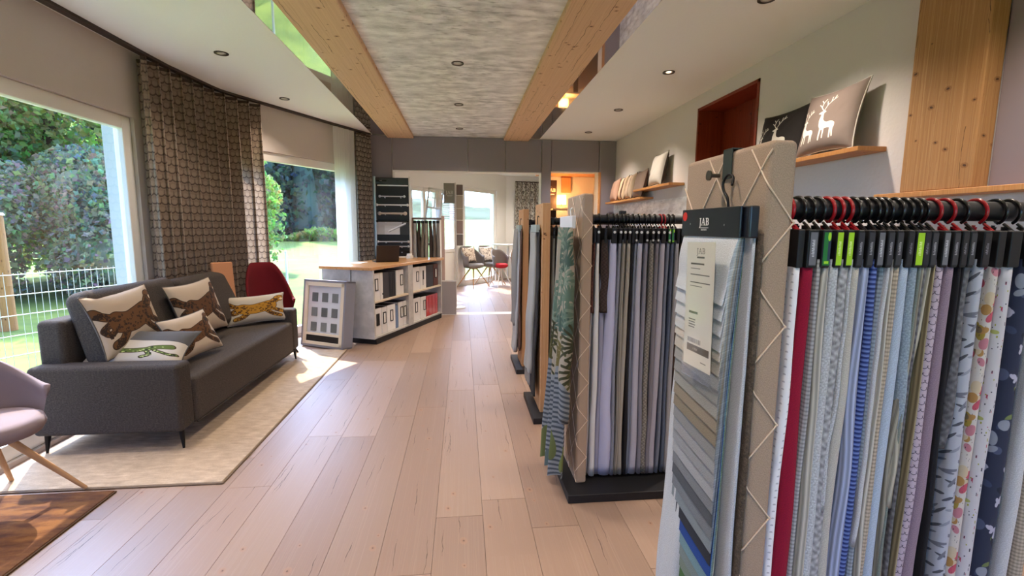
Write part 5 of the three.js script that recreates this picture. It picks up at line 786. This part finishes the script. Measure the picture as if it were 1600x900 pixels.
// ---------- outside ----------
{
  const H = (x, z) => { const d = Math.hypot(x, z + 6); return -0.08 + Math.max(0, d - 16) * 0.026 + 0.05 * nz(x * 0.3, z * 0.3); };
  const g = new THREE.PlaneGeometry(260, 260, 130, 130).rotateX(-HP), p = g.attributes.position; for (let i = 0; i < p.count; i++) p.setY(i, H(p.getX(i), p.getZ(i) - 60)); g.translate(0, 0, -60); g.computeVertexNormals(); metric(g);
  const lawn = dataTexture(256, 256, (u, v) => { const n = tileNoise(u, v, 10, 10, 5, 6), m = tileNoise(u, v, 3, 3, 3, 16); return mix([74, 100, 34], [114, 136, 52], Math.max(0, Math.min(1, 0.5 + n * 1.6 + m))); }, [6, 6]);
  tag(mesh('lawn', g, std(0xffffff, 1, { map: lawn })), 'bright green meadow rising gently behind the windows', 'meadow', null, 'stuff');
  const apron = struct('terrace'); mesh('paving_slab', box(0.9, 0.1, 9, -3.6, -0.14, 0.4), std(0xb8b4ac, 0.9), apron);
  // galvanised mesh fence
  const line = [[-6.9, -1.2], [-5.86, -3.4], [-4.82, -5.58], [-4.0, -7.3]], t = thing('mesh_fence', 'galvanised double rod mesh fence outside the near window', 'fence', [0, -0.06, 0]), galv = std(0xc6cbd0, 0.45, { metalness: 0.3 }), rods = [];
  for (let k = 0; k < line.length; k++) { const [x, z] = line[k]; if (k % 3 === 0) mesh('post', box(0.05, 1.12, 0.05, x, 0, z, 0.004), galv, t); if (!k) continue; const [a, b] = line[k - 1], L = Math.hypot(x - a, z - b), n = Math.floor(L / 0.06); for (const y of [0.18, 0.4, 0.62, 0.84, 1.06]) mesh('cross_rod', cyl(0.006, 0.006, [a, y, b], [x, y, z], 6), galv, t); for (let i = 1; i < n; i++) { const s = i / n; rods.push(cyl(0.0035, 0.0035, [a + (x - a) * s, 0.02, b + (z - b) * s], [a + (x - a) * s, 1.09, b + (z - b) * s], 4)); } }
  tag(mesh('upright_rods', rods, galv, t), null, null, null, 'stuff');
  { const q = thing('fence_post', 'single steel fence post standing in the meadow beyond the bay window', 'post', [-3.55, -0.06, -10]); mesh('tube', cyl(0.022, 0.022, [0, 0, 0], [0, 1.08, 0], 12), galv, q); mesh('cap', new THREE.SphereGeometry(0.026, 12, 8).translate(0, 1.08, 0), galv, q); }
  { const q = thing('reflection_pole', 'thick weathered timber pole added outside behind the mesh fence for a window reflection', 'post', [-6.95, -0.08, -7.9]); mesh('trunk', cyl(0.11, 0.1, [0, 0, 0], [0, 1.75, 0], 14), postMat, q); mesh('cap', cyl(0.12, 0.1, [0, 1.75, 0], [0, 1.79, 0], 14), galv, q); }  // added pole standing in for a timber reflection in the window glass
  const leaf = new THREE.BufferGeometry(); leaf.setAttribute('position', new THREE.Float32BufferAttribute([-0.5, 0, 0, 0, -0.32, 0.06, 0.5, 0, 0, 0, 0.32, 0.06, 0.05, -0.4, -0.3, 0.3, 0.1, 0.1, -0.05, 0.5, 0.3, -0.3, -0.1, -0.05], 3)); leaf.setIndex([0, 1, 2, 0, 2, 3, 4, 5, 6, 4, 6, 7]); leaf.computeVertexNormals();
  const leafMat = phys(0xffffff, 1, { side: THREE.DoubleSide, transmission: 0.5, specularIntensity: 0.2 }), bark = std(0x4a4038, 1);
  const M4 = new THREE.Matrix4(), Q = new THREE.Quaternion(), E = new THREE.Euler(), col = new THREE.Color();
  const scatter = (name, n, size, put, tone, parent) => { const im = new THREE.InstancedMesh(leaf, leafMat, n); im.name = name; for (let i = 0; i < n; i++) { const q = put(); Q.setFromEuler(E.set(rr(0, 6), rr(0, 6), rr(0, 6))); const s = size * rr(0.6, 1.4); M4.compose(V(...q), Q, V(s, s, s)); im.setMatrixAt(i, M4); im.setColorAt(i, col.setRGB(...tone().map((c) => c * rr(0.65, 1.35)))); } (parent ?? scene).add(im); im.userData.kind = 'stuff'; return im; };
  const tree = (label, x, z, h, r, tone, n, size, lowest = 0.12) => {
    const y = H(x, z), q = thing('leafy_tree', label, 'tree', [x, y, z]);
    const blobs = []; for (let k = 0; k < 9; k++) { const a = rr(0, 6.28), rad = r * rr(0.15, 0.55); blobs.push([Math.cos(a) * rad, h * (lowest + 0.12 + (0.8 - lowest) * (k / 8)), Math.sin(a) * rad, r * rr(0.45, 0.7) * (1 - 0.35 * (k / 8))]); }
    mesh('trunk', cyl(h * 0.022, h * 0.012, [0, 0, 0], [0, h * 0.75, 0], 10), bark, q);
    mesh('crown_core', blobs.map((b) => { const s = new THREE.IcosahedronGeometry(b[3] * 0.5, 2); s.translate(b[0], b[1], b[2]); return s; }), std(new THREE.Color().setRGB(...tone()), 1), q);
    scatter('foliage', n, size, () => { const b = blobs[Math.floor(rnd() * 9)], u = rr(-1, 1), a = rr(0, 6.2832), s = Math.sqrt(1 - u * u), d = b[3] * (0.5 + 0.6 * Math.sqrt(rnd())); return [b[0] + Math.cos(a) * s * d, Math.max(0.1, b[1] + u * d), b[2] + Math.sin(a) * s * d]; }, tone, q);
    return q;
  };
  const mid = () => [0.28, 0.46, 0.15], lightG = () => [0.38, 0.52, 0.18], hazyDarkG = () => [0.14, 0.22, 0.2], greyG = () => [0.38, 0.46, 0.34];  // the woodland green has blue-grey haze mixed into its colour
  tree('tall green broadleaf tree filling the left of the near window', -13.5, -12.5, 9, 3.4, mid, 22000, 0.17, 0.05);
  tree('broad bright green tree in the middle of the near window', -11.2, -14.6, 9.5, 3.2, lightG, 22000, 0.17, 0.05);
  tree('green tree at the right side of the near window', -9.4, -16.5, 9, 2.8, mid, 19000, 0.17, 0.05);
  tree('grey green willow like bush low in the near window', -10.4, -11.2, 3.4, 2.0, greyG, 13000, 0.12, 0.05);
  tree('second grey green bush behind the mesh fence', -8.9, -12.6, 3.0, 1.8, greyG, 13000, 0.12, 0.05);
  tree('light green round shrub at the left edge of the bay window', -7.9, -17.5, 4.2, 1.5, lightG, 9000, 0.15, 0.05);
  tree('dark spreading tree far left beyond the near window', -17.5, -12, 10, 4, mid, 17000, 0.2, 0.05);
  // dark woodland behind
  const woods = [...Array(150)].map(() => { const a = -0.95 + rnd() * 0.78, d = rr(44, 66); return [Math.sin(a) * d, -Math.cos(a) * d, rr(11, 17), rr(2.4, 3.6)]; });
  const wg = thing('woodland', 'dense dark green woodland with haze in its colour, closing the view behind the meadow', 'forest'); wg.userData.kind = 'stuff';
  mesh('crown_core', woods.map(([x, z, h, r]) => { const c = new THREE.ConeGeometry(r * 0.4, h * 0.9, 9); c.translate(x, H(x, z) + h / 2, z); return c; }), std(new THREE.Color().setRGB(...hazyDarkG()), 1), wg);
  scatter('foliage', 110000, 0.5, () => { const [x, z, h, r] = woods[Math.floor(rnd() * 150)], v = rnd() ** 0.8, a = rr(0, 6.28), d = r * (1 - v) * rr(0.4, 1.1) + 0.2; return [x + Math.cos(a) * d, H(x, z) + h * v, z + Math.sin(a) * d]; }, hazyDarkG, wg);
  // low bushes along the meadow edge and the distant hills
  scatter('hedge_foliage', 3600, 0.5, () => { const a = -0.5 + rnd() * 0.36, d = 40 + rr(-1, 1), x = Math.sin(a) * d, z = -Math.cos(a) * d; return [x, H(x, z) + rr(0, 0.9) * (0.6 + 0.4 * Math.sin(a * 40)), z]; }, lightG, thing('hedge', 'low light green bushes along the far edge of the meadow', 'hedge'));
  scene.children.at(-1).userData.kind = 'stuff';
  const hg = new THREE.PlaneGeometry(700, 90, 90, 14), hp = hg.attributes.position; for (let i = 0; i < hp.count; i++) { const x = hp.getX(i), k = hp.getY(i) / 90 + 0.5; hp.setXYZ(i, x, k * (15 + 9 * nz(x * 0.012, 3) + 4 * nz(x * 0.05, 8)), -235 - k * 70 + 10 * nz(x * 0.03, k * 3)); } hg.computeVertexNormals(); metric(hg);
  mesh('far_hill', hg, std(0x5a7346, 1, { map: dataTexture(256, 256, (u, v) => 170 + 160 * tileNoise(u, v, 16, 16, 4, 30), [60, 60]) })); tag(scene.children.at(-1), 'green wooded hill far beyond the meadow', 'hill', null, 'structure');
}

scene.traverse((o) => { if (o.isMesh && !o.isSky) { o.castShadow = true; o.receiveShadow = true; } });
sky.castShadow = sky.receiveShadow = false;
renderer.render(scene, camera);
